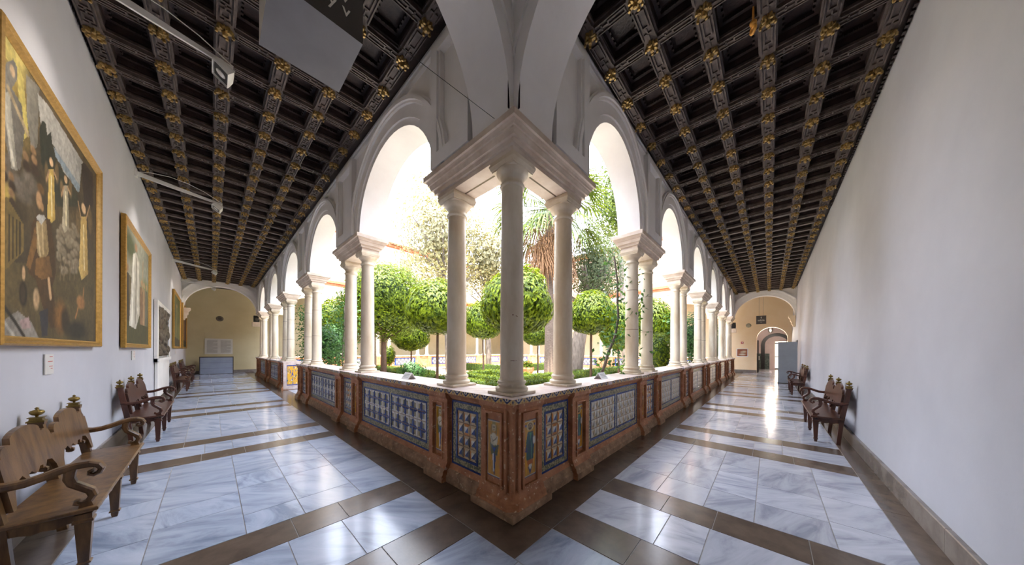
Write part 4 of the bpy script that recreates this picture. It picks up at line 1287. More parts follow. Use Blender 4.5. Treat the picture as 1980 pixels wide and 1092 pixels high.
def wall_yz(px, py):
    """point of the painted wall met by the ray through a photograph pixel"""
    u = (px - CXP) / FPX; v = (HYP + ROLL * (px - CXP) - py) / FPX
    d = fw + rt * u; t = (WL + .035 - CAMX) / d.x
    return CAMY + t * d.y, CAMZ + t * v
def art_pastoral(y0, y1, z0, z1):
    p = Paint(210, 210, '#4d3f29')
    def C(x, y, k):
        px, py = (x * .3663, y * .3663) if k == 1 else (x * .3387, 350 + y * .3387)
        a, b = wall_yz(px, py)
        return ((a - y0) / (y1 - y0), (b - z0) / (z1 - z0))
    def poly(k, pts, c, sh=None): p.poly([C(x, y, k) for x, y in pts], c, sh)
    def ell(k, x, y, rx, ry, c, soft=.3, sh=None):
        a = C(x, y, k); b = C(x + rx, y, k); e = C(x, y - ry, k); p.ell(a[0], a[1], abs(b[0] - a[0]), abs(e[1] - a[1]), c, 0, soft, sh)
    def line(k, pts, w, c): p.line([C(x, y, k) for x, y in pts], w, c)
    p.noise(.35, 7, 1)
    poly(2, [(-60, 450), (200, 470), (330, 520), (530, 420), (530, 920), (-60, 920)], '#5c4c2c', '#4a3f26'); p.noise(.3, 14, 2)
    # glowing sky, grey slope, dark trees
    ell(1, 20, 420, 190, 420, '#a5893f', .8); ell(1, 95, 300, 60, 190, '#cdb765', .8); poly(1, [(0, 130), (60, 260), (120, 420), (150, 720), (110, 760), (90, 420), (0, 260)], '#c9b560')
    poly(1, [(135, 400), (205, 470), (195, 780), (165, 800), (140, 620)], '#8d8678', '#6a6458'); poly(1, [(195, 500), (250, 560), (440, 870), (425, 900), (415, 1015), (330, 905), (285, 780), (215, 700)], '#aaa59b', '#8f8b84')
    poly(1, [(280, 780), (420, 985), (410, 1020), (290, 830)], '#7f8a90'); poly(1, [(205, 690), (220, 640), (238, 655), (246, 720), (265, 700), (275, 780), (300, 860), (400, 1020), (420, 1092), (300, 1092), (215, 860)], '#2a2b1e', '#3a3826')
    poly(1, [(425, 870), (440, 860), (485, 920), (488, 1092), (440, 1092)], '#33261c')
    # clouds
    for x, y, r in ((30, 900, 60), (20, 980, 60), (120, 1010, 62), (160, 970, 50), (60, 870, 40)): ell(1, x, y, r, r * 1.2, '#6d6152', .5, '#a3998a')
    ell(1, 40, 1030, 45, 90, '#c0a452', .7)
    for x, y in ((60, 935), (135, 830), (175, 800), (60, 1020), (20, 880), (180, 850)): ell(1, x, y, 18, 28, '#8f6d48', .4, '#c9a377'); ell(1, x + 4, y + 52, 24, 36, '#3d2b1d', .4)
    # hooded figure above
    poly(1, [(2, 420), (30, 345), (68, 322), (90, 370), (88, 430), (62, 475), (112, 560), (128, 700), (108, 900), (60, 880), (30, 760), (0, 650)], '#8d867a', '#5a5248')
    poly(1, [(28, 500), (50, 480), (60, 600), (78, 780), (92, 905), (58, 890), (44, 700)], '#c9c1ae', '#8c8474'); ell(1, 64, 385, 16, 34, '#cdae88', .3); line(1, [(40, 470), (95, 600), (145, 715)], .012, '#b9a27c'); line(1, [(20, 480), (34, 640), (70, 870)], .012, '#d8d0bd')
    # fence
    poly(2, [(-20, 110), (40, 90), (135, 250), (135, 400), (40, 500), (-20, 520)], '#7a6434'); [poly(2, [(50 + 20 * i, 190 + 12 * i), (60 + 20 * i, 200 + 12 * i), (60 + 20 * i, 452 - 14 * i), (50 + 20 * i, 462 - 14 * i)], '#3a2d18') for i in range(4)]; poly(2, [(-10, 150), (30, 160), (30, 480), (-10, 500)], '#2f2616')
    # flock
    rg = random.Random(4)
    for i in range(60):
        x, y = 330 + rg.uniform(0, 110), 250 + rg.uniform(0, 270); ell(2, x, y, 17, 22, '#7d6f58', .5, '#cbbd9f')
    for x in (345, 365, 400, 425): line(2, [(x, 470), (x - 3, 560)], .006, '#6a5a42')
    # angels
    def angel(x, y, s, c, sh):
        ell(2, x - 26 * s, y - 60 * s, 13 * s, 70 * s, '#6b5636', .4); ell(2, x + 30 * s, y - 60 * s, 13 * s, 70 * s, '#6b5636', .4)
        poly(2, [(x - 14 * s, y - 80 * s), (x + 14 * s, y - 80 * s), (x + 18 * s, y + 40 * s), (x + 22 * s, y + 190 * s), (x - 8 * s, y + 220 * s), (x - 22 * s, y + 170 * s), (x - 16 * s, y + 40 * s)], c, sh)
        ell(2, x, y - 118 * s, 12 * s, 26 * s, '#d0aa80', .3); line(2, [(x - 12 * s, y - 70 * s), (x - 26 * s, y - (150 if s > 1.1 else 20) * s)], .008, '#a98660'); line(2, [(x + 12 * s, y - 70 * s), (x + 28 * s, y - (130 if s > 1.1 else 30) * s)], .008, '#a98660'); line(2, [(x, y - 40 * s), (x + 4 * s, y + 170 * s)], .006, '#efe0b0')
    angel(290, 20, 1.05, '#d8b861', '#a3803c'); angel(372, 100, .9, '#b9ab8e', '#7f725a'); angel(474, 300, 1.2, '#cfae66', '#98793c')
    # shepherd on one knee
    poly(2, [(180, 250), (212, 185), (285, 220), (312, 400), (318, 520), (300, 600), (330, 830), (290, 835), (240, 700), (205, 560), (160, 520)], '#54391c', '#3a2814'); poly(2, [(200, 255), (150, 480), (172, 505), (215, 350)], '#7a5528'); poly(2, [(205, 230), (262, 225), (278, 400), (245, 480), (212, 400)], '#ab9166', '#7f6840'); poly(2, [(205, 440), (280, 425), (300, 545), (240, 560), (200, 530)], '#80592a', '#5a3e1e')
    line(2, [(210, 250), (228, 420)], .008, '#cdb58a'); line(2, [(240, 250), (246, 410)], .008, '#c2a97c'); poly(2, [(204, 208), (235, 250), (260, 215), (250, 195), (215, 192)], '#b9b5aa'); ell(2, 222, 110, 19, 56, '#b18a60', .3); ell(2, 232, 48, 24, 34, '#6b4c26', .4); ell(2, 240, 150, 10, 30, '#a67f55', .4)
    ell(2, 136, 525, 11, 50, '#c9a277', .4); ell(2, 134, 640, 26, 88, '#241b11', .3); ell(2, 132, 640, 16, 62, '#3b2d1c', .4); line(2, [(278, 560), (288, 660)], .014, '#c9a277'); ell(2, 208, 670, 20, 70, '#b3926a', .4, '#d2b68e'); poly(2, [(225, 740), (275, 720), (272, 880), (240, 880)], '#2e2d33'); ell(2, 345, 770, 42, 120, '#7c5426', .6); ell(2, 372, 790, 30, 90, '#2f2312', .5)
    # dog, bundle, crook
    ell(2, 460, 690, 26, 45, '#96683a', .4, '#b98a50'); line(2, [(445, 720), (430, 775)], .009, '#96683a'); line(2, [(470, 700), (476, 610)], .008, '#96683a'); ell(2, 440, 850, 70, 70, '#231f15', .5)
    poly(2, [(-20, 830), (60, 760), (105, 735), (180, 800), (222, 892), (-20, 892)], '#7d766b', '#9c948a'); poly(2, [(110, 790), (165, 770), (180, 830), (130, 840)], '#a38883'); line(2, [(30, 800), (90, 890)], .008, '#b5ada0'); line(2, [(-20, 700), (8, 680), (40, 730), (90, 800), (140, 880)], .010, '#1f170e')
    p.noise(.22, 60, 3); p.noise(.15, 120, 9)
    return p
def art_white_robe():
    p = Paint(110, 140, '#6a5e42'); p.noise(.3, 8, 5)
    p.poly([(0, .6), (1, .55), (1, 1), (0, 1)], '#a5a08c', '#8b8d7c'); p.ell(.2, .85, .3, .16, '#59603f', 0, .6); p.ell(.85, .6, .3, .12, '#7f8458', 0, .6)
    p.poly([(0, 0), (1, 0), (1, .3), (0, .25)], '#4d4a28', '#3c3a22')
    p.poly([(.18, .16), (.30, .80), (.42, .86), (.56, .80), (.58, .3), (.42, .14)], '#e2dccd', '#a39a88'); p.line([(.34, .8), (.27, .2)], .03, '#f2ede0'); p.line([(.44, .8), (.40, .2)], .018, '#8d8472'); p.line([(.5, .78), (.5, .3)], .02, '#efe8d8'); p.ell(.42, .90, .06, .045, '#b08a66', 0, .3)
    p.poly([(.02, .2), (.06, .6), (.16, .6), (.18, .2)], '#3a3028'); p.ell(.11, .64, .05, .04, '#a98560', 0, .3)
    for cx, c in ((.66, '#a37a58'), (.78, '#b8946c'), (.90, '#5d6a5a')):
        p.poly([(cx - .07, .2), (cx - .05, .58), (cx + .05, .58), (cx + .07, .2)], c, '#5a4a38'); p.ell(cx, .62, .045, .035, '#b59068', 0, .3)
    p.line([(.7, .55), (.72, .85)], .015, '#b59068'); p.line([(.62, .02), (.64, .5)], .012, '#4a3c28'); p.noise(.2, 30, 6)
    return p
def art_plain(seed, a, b, c):
    p = Paint(40, 60, a); p.noise(.35, 6, seed)
    p.poly([(.3, .1), (.38, .75), (.6, .75), (.7, .1)], b, c); p.ell(.49, .8, .07, .05, '#a9865f', 0, .3); p.ell(.2, .6, .2, .25, c, 0, .6); p.poly([(0, 0), (1, 0), (1, .14), (0, .2)], '#3c3a26'); p.noise(.2, 20, seed + 1)
    return p
framed('painting', 'largest gilt-framed painting, a shepherd scene above the bench coloured as lamplit', 2.18, 4.80, 1.575, 3.90, art_pastoral(2.252, 4.728, 1.647, 3.828))
framed('painting', 'gilt-framed painting with a white-robed figure, second from the corner', 6.36, 9.30, 1.575, 3.86, art_white_robe(), .085)
framed('painting', 'greenish gilt-framed painting just beyond the bronze relief', 15.7, 19.3, 1.59, 3.95, art_plain(11, '#5d6238', '#7c7a48', '#3f4426'), .1)
framed('painting', 'reddish gilt-framed painting closest to the cream end wall', 20.9, 24.3, 1.60, 4.0, art_plain(15, '#6b4a34', '#8d6848', '#4a3226'), .1)

# bronze relief in a pale surround
o = thing('bronze_relief', 'dark carved bronze relief set in the wall between paintings', 'relief', (WL + .012, 12.2, 0), -math.pi / 2)
hg = Paint(70, 90, '#000000')
hh = np.zeros((90, 70)); rg = random.Random(8)
for i in range(60):
    cx, cy, rx, ry = rg.random(), rg.random(), rg.uniform(.04, .13), rg.uniform(.04, .12)
    d = ((hg.x - cx) / rx) ** 2 + ((hg.y - cy) / ry) ** 2
    hh = np.maximum(hh, np.sqrt(np.clip(1 - d, 0, 1)) * rg.uniform(.4, 1))
W, Hh = 2.9, 1.42
xs = np.linspace(-W / 2, W / 2, 70); zs = np.linspace(1.36 + Hh, 1.36, 90)
X, Z = np.meshgrid(xs, zs); v = np.stack([X.ravel(), .03 + hh.ravel() * .06, Z.ravel()], 1)
idx = np.arange(6300).reshape(90, 70)
f = np.stack([idx[1:, :-1].ravel(), idx[1:, 1:].ravel(), idx[:-1, 1:].ravel(), idx[:-1, :-1].ravel()], 1)
me = bpy.data.meshes.new('relief_carving'); me.from_pydata(v.tolist(), [], f.tolist()); me.materials.append(MATS['bronze']); me.polygons.foreach_set('use_smooth', [True] * len(me.polygons))
link('relief_carving', me, o)
b = MB(); b.box(-1.68, -1.45, .0, .06, 1.2, 2.9); b.box(1.45, 1.68, 0, .06, 1.2, 2.9); b.box(-1.45, 1.45, 0, .06, 2.78, 2.9); b.box(-1.68, 1.68, 0, .09, 1.2, 1.3); link('surround', b.mesh('surround', 'plaster'), o)
link('pedestal_panel', MB().box(-1.55, 1.55, 0, .05, .2, 1.2).mesh('pedestal_panel', 'plaster'), o)

# wall labels
def card(y, z0, z1, w, label):
    o = thing('wall_label', label, 'label', (WL + .004, y, z0), -math.pi / 2, 'caption cards')
    link('plate', MB().box(-w / 2, w / 2, 0, .008, 0, z1 - z0).mesh('plate', 'paper'), o)
    b = MB()
    for i, (k, l) in enumerate(((.86, .5), (.62, .75), (.38, .55), (.26, .3))): b.box(-w * .36, -w * .36 + w * .72 * l, .008, .0085, (z1 - z0) * k, (z1 - z0) * k + .007)
    link('printed_lines', b.mesh('printed_lines', 'red_plastic'), o)
card(3.31, 1.31, 1.50, .21, 'small grey caption card under the largest painting')
card(7.60, 1.34, 1.52, .36, 'small caption card under the white-robed painting')
card(17.4, 1.34, 1.50, .36, 'tiny caption card under the greenish painting')

# ------------------------------------------------------------------ picture lamps
def lamp(y, label, lit):
    o = thing('picture_lamp', label, 'lamp', (WL, y, 5.12), 0, 'wall-mounted picture lamps')
    b = MB(); b.bbox(0, .03, -.05, .05, -.08, .08, .004); link('wall_plate', b.mesh('wall_plate', 'lamp_white'), o)
    b = MB()
    b.rings([[(x, -w, z - h), (x, w, z - h), (x, w, z + h), (x, -w, z + h)] for x, z, w, h in ((.02, .0, .012, .045), (.6, -.09, .012, .035), (1.22, -.18, .012, .02))])
    link('arm', b.mesh('arm', 'lamp_white'), o)
    b = MB(); b.tube([(.02, 0, .03), (.2, 0, .09), (.45, 0, .12), (.7, 0, .085), (.95, 0, .0), (1.22, 0, -.15)], .006, 6); link('tie_rod', b.mesh('tie_rod', 'lamp_white'), o)
    # tilted spot head
    h = link('lamp_head', None, o, (1.13, 0, -.29)); h.rotation_euler = (0, R(38), 0)
    b = MB(); b.rings([[(-a, -c, z), (a, -c, z), (a, c, z), (-a, c, z)] for a, c, z in ((.04, .05, .11), (.07, .10, .06), (.08, .125, -.01), (.08, .125, -.035))], caps=False)
    b.add([(-.04, -.05, .11), (.04, -.05, .11), (.04, .05, .11), (-.04, .05, .11)], [(0, 1, 2, 3)])
    hb = b.mesh('housing', 'lamp_white')
    h.empty_display_size = .05
    link('housing', hb, h)
    b = MB(); b.box(-.066, .066, -.105, .105, -.02, -.014); link('lens', b.mesh('lens', 'lamp_dark'), h)
    b = MB(); b.lathe([(.03, -.014), (.05, -.024), (.02, -.03)], 12); link('bulb', b.mesh('bulb', 'lamp_white'), h)
    if lit:
        sl = bpy.data.lights.new('lamp_light', 'SPOT'); sl.energy = lit; sl.spot_size = R(95); sl.spot_blend = .8; sl.shadow_soft_size = .06; sl.color = (1, .93, .84)
        so = link('lamp_light', sl, None, (WL + 1.10, y, 4.77))
        so.rotation_euler = Vector((1.0, 0, 1.9)).to_track_quat('Z', 'Y').to_euler()
    return o
lamp(3.05, 'white arm picture lamp above the largest painting', 7)
lamp(7.75, 'white arm picture lamp above the white-robed painting', 7)
lamp(15.9, 'white arm picture lamp above the greenish painting', 7)
lamp(20.7, 'most distant white picture lamp, at the far arch', 7)

# ------------------------------------------------------------------ hanging sign
o = thing('hanging_sign', 'large grey box sign hanging from the coffered ceiling', 'sign', (-1.35, .97, 4.0))
b = MB()
x0, x1, y0, y1, z1 = -.28, .28, -.31, .31, .62
b.add([(x0, y0, 0), (x1, y0, 0), (x1, y1, 0), (x0, y1, 0)], [(3, 2, 1, 0)], 0)
b.add([(x0, y0, 0), (x1, y0, 0), (x1, y0, z1), (x0, y0, z1)], [(0, 1, 2, 3)], 1)
b.add([(x0, y1, 0), (x1, y1, 0), (x1, y1, z1), (x0, y1, z1)], [(3, 2, 1, 0)], 1)
b.add([(x0, y0, 0), (x0, y1, 0), (x0, y1, z1), (x0, y0, z1)], [(3, 2, 1, 0)], 2)
b.add([(x1, y0, 0), (x1, y1, 0), (x1, y1, z1), (x1, y0, z1)], [(0, 1, 2, 3)], 2)
b.add([(x0, y0, z1), (x1, y0, z1), (x1, y1, z1), (x0, y1, z1)], [(0, 1, 2, 3)], 0)
link('sign_box', b.mesh('sign_box', ['sign_grey', 'sign_dark', 'sign_pale']), o)
text_mesh('lettering', 'ry v', .13, 'letter_white', o, (.19, y0 - .002, .12), (math.pi / 2, 0, 0), 'RIGHT')
text_mesh('lettering', 'V', .19, 'letter_white', o, (.21, y0 - .002, .22), (math.pi / 2, 0, 0), 'RIGHT')
for sx in (-.2, .2):
    b = MB(); b.tube([(sx, 0, z1), (sx, 0, 1.3)], .004, 6); link('hanging_wire', b.mesh('hanging_wire', 'metal_black'), o)
b = MB(); b.tube([(-.95, .80, 4.37), (-.50, .50, 4.07), (-.056, .20, 3.775)], .0025, 6)
tag(b.build('guy_wire', 'metal_black'), 'thin dark wire running from the box sign to the corner impost', 'wire')

# amber pendant hook on the ceiling beside the bare wall
o = thing('ceiling_hook', 'amber ring hook hanging below the coffers beside the bare wall', 'hook', (2.08, -1.62, 5.05))
def ringmesh(R0, r0, n=16, m=8):
    b = MB(); rs = []
    for i in range(n + 1):
        a = 2 * math.pi * i / n
        rs.append([((R0 + r0 * math.cos(2 * math.pi * j / m)) * math.cos(a), r0 * math.sin(2 * math.pi * j / m), (R0 + r0 * math.cos(2 * math.pi * j / m)) * math.sin(a)) for j in range(m)])
    b.rings(rs, 0, True, True, False); return b
link('ring', ringmesh(.035, .014).mesh('ring', 'amber_glass'), o, (0, 0, 0), .6)
link('knob', MB().lathe([(.01, -.02), (.03, 0), (.032, .03), (.012, .05), (.006, .2)], 12).mesh('knob', 'amber_glass'), o, (0, 0, .05))

# ------------------------------------------------------------------ left end
o = thing('notice_board', 'pale two-column text panel on the cream end wall', 'notice', (-1.53, ENDL - .004, 1.25))
link('board', MB().box(-.62, .62, -.02, 0, 0, 1.0).mesh('board', 'paper'), o)
b = MB()
for cx in (-.30, .30):
    for i in range(26):
        b.box(cx - .23, cx + (.23 if i % 7 != 6 else .05), -.0215, -.02, .1 + i * .031, .1 + i * .031 + .013)
link('printed_text', b.mesh('printed_text', 'ink'), o)
o = thing('low_screen', 'low blue-grey panel with a dark edge below the notice', 'screen', (-1.63, ENDL - .6, 0))
link('face_panel', MB().box(-.70, .70, -.03, .02, .02, 1.04).mesh('face_panel', 'panel_blue'), o)
b = MB(); b.box(-.74, -.70, -.04, .03, 0, 1.1); b.box(.70, .74, -.04, .03, 0, 1.1); b.box(-.70, .70, -.04, .03, 1.04, 1.1); b.box(-.70, .70, -.04, .03, 0, .02)
link('dark_edge', b.mesh('dark_edge', 'panel_edge'), o)
b = MB(); b.box(-.70, .70, -.032, -.03, .36, .368); b.box(-.70, .70, -.032, -.03, .70, .708); link('seam', b.mesh('seam', 'sign_dark'), o)
o = thing('round_vent', 'dark round vent high on the cream end wall', 'vent', (-1.5, ENDL, 3.55))
b = MB(lambda x, y, z: (x, -z, y)); b.lathe([(.17, 0), (.17, .02), (.14, .03), (.12, .015)], 20); link('rim', b.mesh('rim', 'bark_grey'), o)
b = MB(lambda x, y, z: (x, -z, y)); b.lathe([(.12, 0), (.12, .012), (.04, .02)], 20); link('grille', b.mesh('grille', 'sign_dark'), o)
def speaker(name, label, x, y, z):
    o = thing(name, label, 'speaker', (x, y, z))
    link('cabinet', MB().bbox(-.14, .14, -.12, .12, 0, .42, .01).mesh('cabinet', 'metal_black'), o)
    b = MB(lambda u, v, w: (u, -.12 - w, v + .18)); b.lathe([(.1, 0), (.1, .008), (.03, .002)], 16); link('cone', b.mesh('cone', 'sign_dark'), o)
    link('bracket', MB().box(-.2, .2, -.16, .2, -.28, 0).mesh('bracket', 'impost_stone'), o)
speaker('wall_speaker', 'black speaker on a stone bracket beside the last column pair, cream wall end', .12, 23.2, 3.35)
speaker('wall_speaker', 'dark speaker on a stone bracket beside the last column pair, peach wall end', 23.1, .14, 3.15)

# ------------------------------------------------------------------ right end
b = MB(); b.bbox(16.5, 16.72, -2.72, -2.06, 0, 2.0, .004)
o = thing('grey_partition', 'tall plain grey display partition near the arched doorway', 'partition', (16.6, -2.39, 0))
b.build('board', 'partition_grey', o); MB().box(16.46, 16.76, -2.70, -2.04, 0, .05).build('foot', 'sign_dark', o)
o = thing('exit_sign', 'dark square sign reading salida hung over the doorway', 'sign', (22.6, -1.34, 3.35), math.pi / 2 * 0)
link('sign_plate', MB().box(-.01, .01, -.25, .25, 0, .55).mesh('sign_plate', 'sign_dark'), o)
text_mesh('lettering', 'salida', .16, 'letter_white', o, (-.013, 0, .2), (math.pi / 2, 0, -math.pi / 2))
text_mesh('lettering', 'exit', .06, 'letter_white', o, (-.013, 0, .11), (math.pi / 2, 0, -math.pi / 2))
b = MB(lambda y, t, z: (-.013 + t, y, z)); b.prism([(-.03, .42), (.03, .42), (0, .5)], 0, .002, 'y'); b.box(-.012, .012, 0, .002, .37, .42); link('arrow', b.mesh('arrow', 'letter_white'), o)
b = MB(); b.tube([(0, .1, .55), (0, .1, 2.16)], .004, 6); b.tube([(0, -.1, .55), (0, -.1, 2.16)], .004, 6); link('hanging_wire', b.mesh('hanging_wire', 'metal_black'), o)
o = thing('round_vent', 'round grey vent on the peach end wall beside the salida sign', 'vent', (ENDR, -.62, 3.42), -math.pi / 2)
b = MB(lambda x, y, z: (x, -z, y)); b.lathe([(.15, 0), (.15, .02), (.12, .03), (.05, .015)], 20); link('disc', b.mesh('disc', 'shutter'), o)
o = thing('fire_alarm', 'small red alarm box on the peach end wall', 'alarm', (ENDR, -.27, 2.1))
link('case', MB().bbox(-.05, 0, -.075, .075, 0, .15, .01).mesh('case', 'red_plastic'), o); link('button', MB().box(-.056, -.05, -.03, .03, .05, .1).mesh('button', 'card_white'), o)
o = thing('wall_picture', 'small framed reddish picture on the peach end wall', 'picture', (ENDR, -.27, 1.15), -math.pi / 2)
b = MB(); b.box(-.33, .33, -.03, 0, 0, .04); b.box(-.33, .33, -.03, 0, .56, .60); b.box(-.33, -.29, -.03, 0, .04, .56); b.box(.29, .33, -.03, 0, .04, .56); link('frame', b.mesh('frame', 'card_white'), o)
p = Paint(24, 18, '#9a5a3c'); p.ell(.6, .6, .35, .2, '#cdb89c', .2, .5); p.ell(.5, .25, .4, .15, '#d8cab4', 0, .5); p.noise(.2, 6, 3)
link('print', p.mesh('print', .58, .52, 'painted'), o, (0, -.012, .30))
o = thing('wall_panel', 'slim dark information panel on the bare wall past the partition', 'panel', (19.2, -2.84, 1.22))
link('plate', MB().bbox(-.45, .45, -.02, .03, 0, .92, .004).mesh('plate', 'sign_dark'), o); link('print_area', MB().box(-.4, .4, .03, .032, .1, .8).mesh('print_area', 'ink'), o)
# tent cards on the parapet
def tent(x, y, rz, label):
    o = thing('tent_card', label, 'card', (x, y, PT), rz, 'tent cards on the parapet')
    b = MB(); 
    for sg in (-1, 1):
        b.add([(-.11, sg * .07, 0), (.11, sg * .07, 0), (.11, sg * .002, .10), (-.11, sg * .002, .10), (-.11, sg * .064, 0), (.11, sg * .064, 0), (.11, -sg * .002, .096), (-.11, -sg * .002, .096)], [(0, 1, 2, 3), (4, 5, 6, 7), (0, 1, 5, 4), (1, 2, 6, 5), (3, 0, 4, 7)])
    link('folded_card', b.mesh('folded_card', 'card_white'), o)
    b = MB()
    for k in (.3, .5, .7): b.add([(-.08, -.0705 + .068 * k, .1 * k), (.08, -.0705 + .068 * k, .1 * k), (.08, -.0705 + .068 * (k + .06), .1 * (k + .06)), (-.08, -.0705 + .068 * (k + .06), .1 * (k + .06))], [(0, 1, 2, 3)])
    link('printed_text', b.mesh('printed_text', 'ink'), o)
tent(.20, 2.42, -math.pi / 2, 'white tent card on the parapet, painting corridor side')
tent(2.35, .25, 0, 'white tent card on the parapet, bare wall side')
tent(.2, 15.0, -math.pi / 2, 'white tent card on the far parapet past the garden entrance')

# hall beyond the doorway
hx0, hx1 = ENDR + .5, ENDR + 6.5
struct(MB().box(hx0, hx1, 0.45, .6, -.1, 5).build('wall_hall_left', 'hall_wall'), 'pinkish hall wall seen through the arched doorway')
struct(MB().box(hx0, hx1, -3.3, -2.95, -.1, 5).build('wall_hall_right', 'hall_wall'), 'hall wall hidden behind the grey partition')
struct(MB().box(hx0, hx1, -3.3, .6, 4.2, 4.4).build('ceiling', 'wood_coffer'), 'dark timber ceiling of the hall beyond the doorway', 'ceiling')
b = MB(); b.box(hx1, hx1 + .3, -2.1, .6, -.1, 5); b.box(hx1, hx1 + .3, -3.3, -2.1, 2.4, 5); struct(b.build('wall_hall_end', 'hall_wall'), 'far hall wall with a tall gate opening')
b = MB().box(hx0 + .01, hx1, .38, .45, 0, 1.35).box(hx1 - .05, hx1, -1.75, .38, 0, 1.35); struct(b.build('trim_dado', 'dado_tile'), 'dark polished tile dado in the hall beyond the doorway', 'dado')
def ring_arch(x0, x1, yc, r0, r1, zc, m, name, label):
    b = MB(); n = 18
    P = lambda x, r, i: (x, yc + r * math.cos(math.pi * i / n), zc + r * math.sin(math.pi * i / n))
    b.rings([[P(x0, r0, i), P(x1, r0, i), P(x1, r1, i), P(x0, r1, i)] for i in range(n + 1)])
    for sg in (1, -1): b.box(x0, x1, min(yc + sg * r0, yc + sg * r1), max(yc + sg * r0, yc + sg * r1), 0, zc)
    struct(b.build(name, m), label, 'arch')
ring_arch(hx0 + 1.8, hx0 + 2.1, -1.3, 1.5, 1.74, 2.35, 'arch_brown', 'trim_arch', 'brown arch inside the hall beyond the doorway')
ring_arch(hx1 - .3, hx1 - .05, -2.2, .75, 1.0, 2.1, 'metal_black', 'trim_arch', 'dark inner arch framing the far gate')
struct(MB().box(hx1 + 2.5, hx1 + 2.8, -6, 3, -.1, 6).build('wall_glare_block', 'far_wall'), 'pale lane wall glimpsed through the barred gate')  # added outside the gate to block bright sky from the hall floor
struct(MB().box(hx1 + .3, hx1 + 2.5, -6, 3, -.12, -.02).build('ground_lane', 'gravel'), 'pale paving of the lane outside the gate', 'ground')
g = thing('iron_gate', 'dark barred gate with daylight behind, deep in the hall', 'gate', (hx1 + .1, -2.3, 0))
b = MB(); b.box(-.03, .03, -.55, -.49, 0, 2.7); b.box(-.03, .03, .49, .55, 0, 2.7); b.box(-.03, .03, -.5, .5, 2.2, 2.3); b.box(-.03, .03, -.5, .5, 0, .1); b.box(-.03, .03, -.5, .5, 1.05, 1.12); link('gate_frame', b.mesh('gate_frame', 'metal_black'), g)
barm = MB().box(-.012, .012, -.012, .012, .1, 2.7).mesh('bar', 'metal_black')
for i in range(5): link('bar', barm, g, (0, -.36 + i * .18, 0))
d = thing('glass_door', 'open glass door leaf with black edge in the arched doorway', 'door', (ENDR + .3, DYC + DR - .03, 0))
stm = MB().box(0, .05, -.06, 0, 0, 2.35).mesh('stile', 'metal_black')
link('stile', stm, d); link('stile', stm, d, (.9, 0, 0))
link('pane', MB().box(.05, .9, -.035, -.025, .02, 2.33).mesh('pane', 'clear_glass'), d); link('handle', MB().box(.80, .83, -.1, -.06, .9, 1.2).mesh('handle', 'lamp_white'), d)
ln = thing('hanging_lantern', 'small glass lantern hanging in the hall beyond the doorway', 'lantern', (hx0 + 1.2, -1.8, 2.95))
link('glass_body', MB().lathe([(.08, 0), (.14, .1), (.15, .3), (.1, .36)], 8).mesh('glass_body', 'clear_glass'), ln); link('cap', MB().lathe([(.16, .36), (.05, .46), (.01, .5), (.008, 1.25)], 8).mesh('cap', 'metal_black'), ln); link('bulb', MB().lathe([(.02, .08), (.045, .14), (.03, .22)], 8).mesh('bulb', 'lamp_glow'), ln)
ld = bpy.data.lights.new('lantern_light', 'POINT'); ld.energy = 22; ld.color = (1, .9, .78); ld.shadow_soft_size = .1; link('lantern_light', ld, None, (hx0 + 1.2, -1.8, 2.85))
for i, xx in enumerate((hx0 + 1.0, hx0 + 3.4)):
    s = thing('wall_sconce', ['dark sconce on the hall wall nearer the doorway', 'dark sconce on the hall wall deeper in'][i], 'sconce', (xx, .44, 2.1)); link('bracket', MB().tube([(0, 0, 0), (0, -.12, .02), (0, -.16, .1)], .015, 6).mesh('bracket', 'metal_black'), s); link('cup', MB().lathe([(.02, .1), (.06, .18), (.05, .26)], 8, (0, -.16, 0)).mesh('cup', 'metal_black'), s)

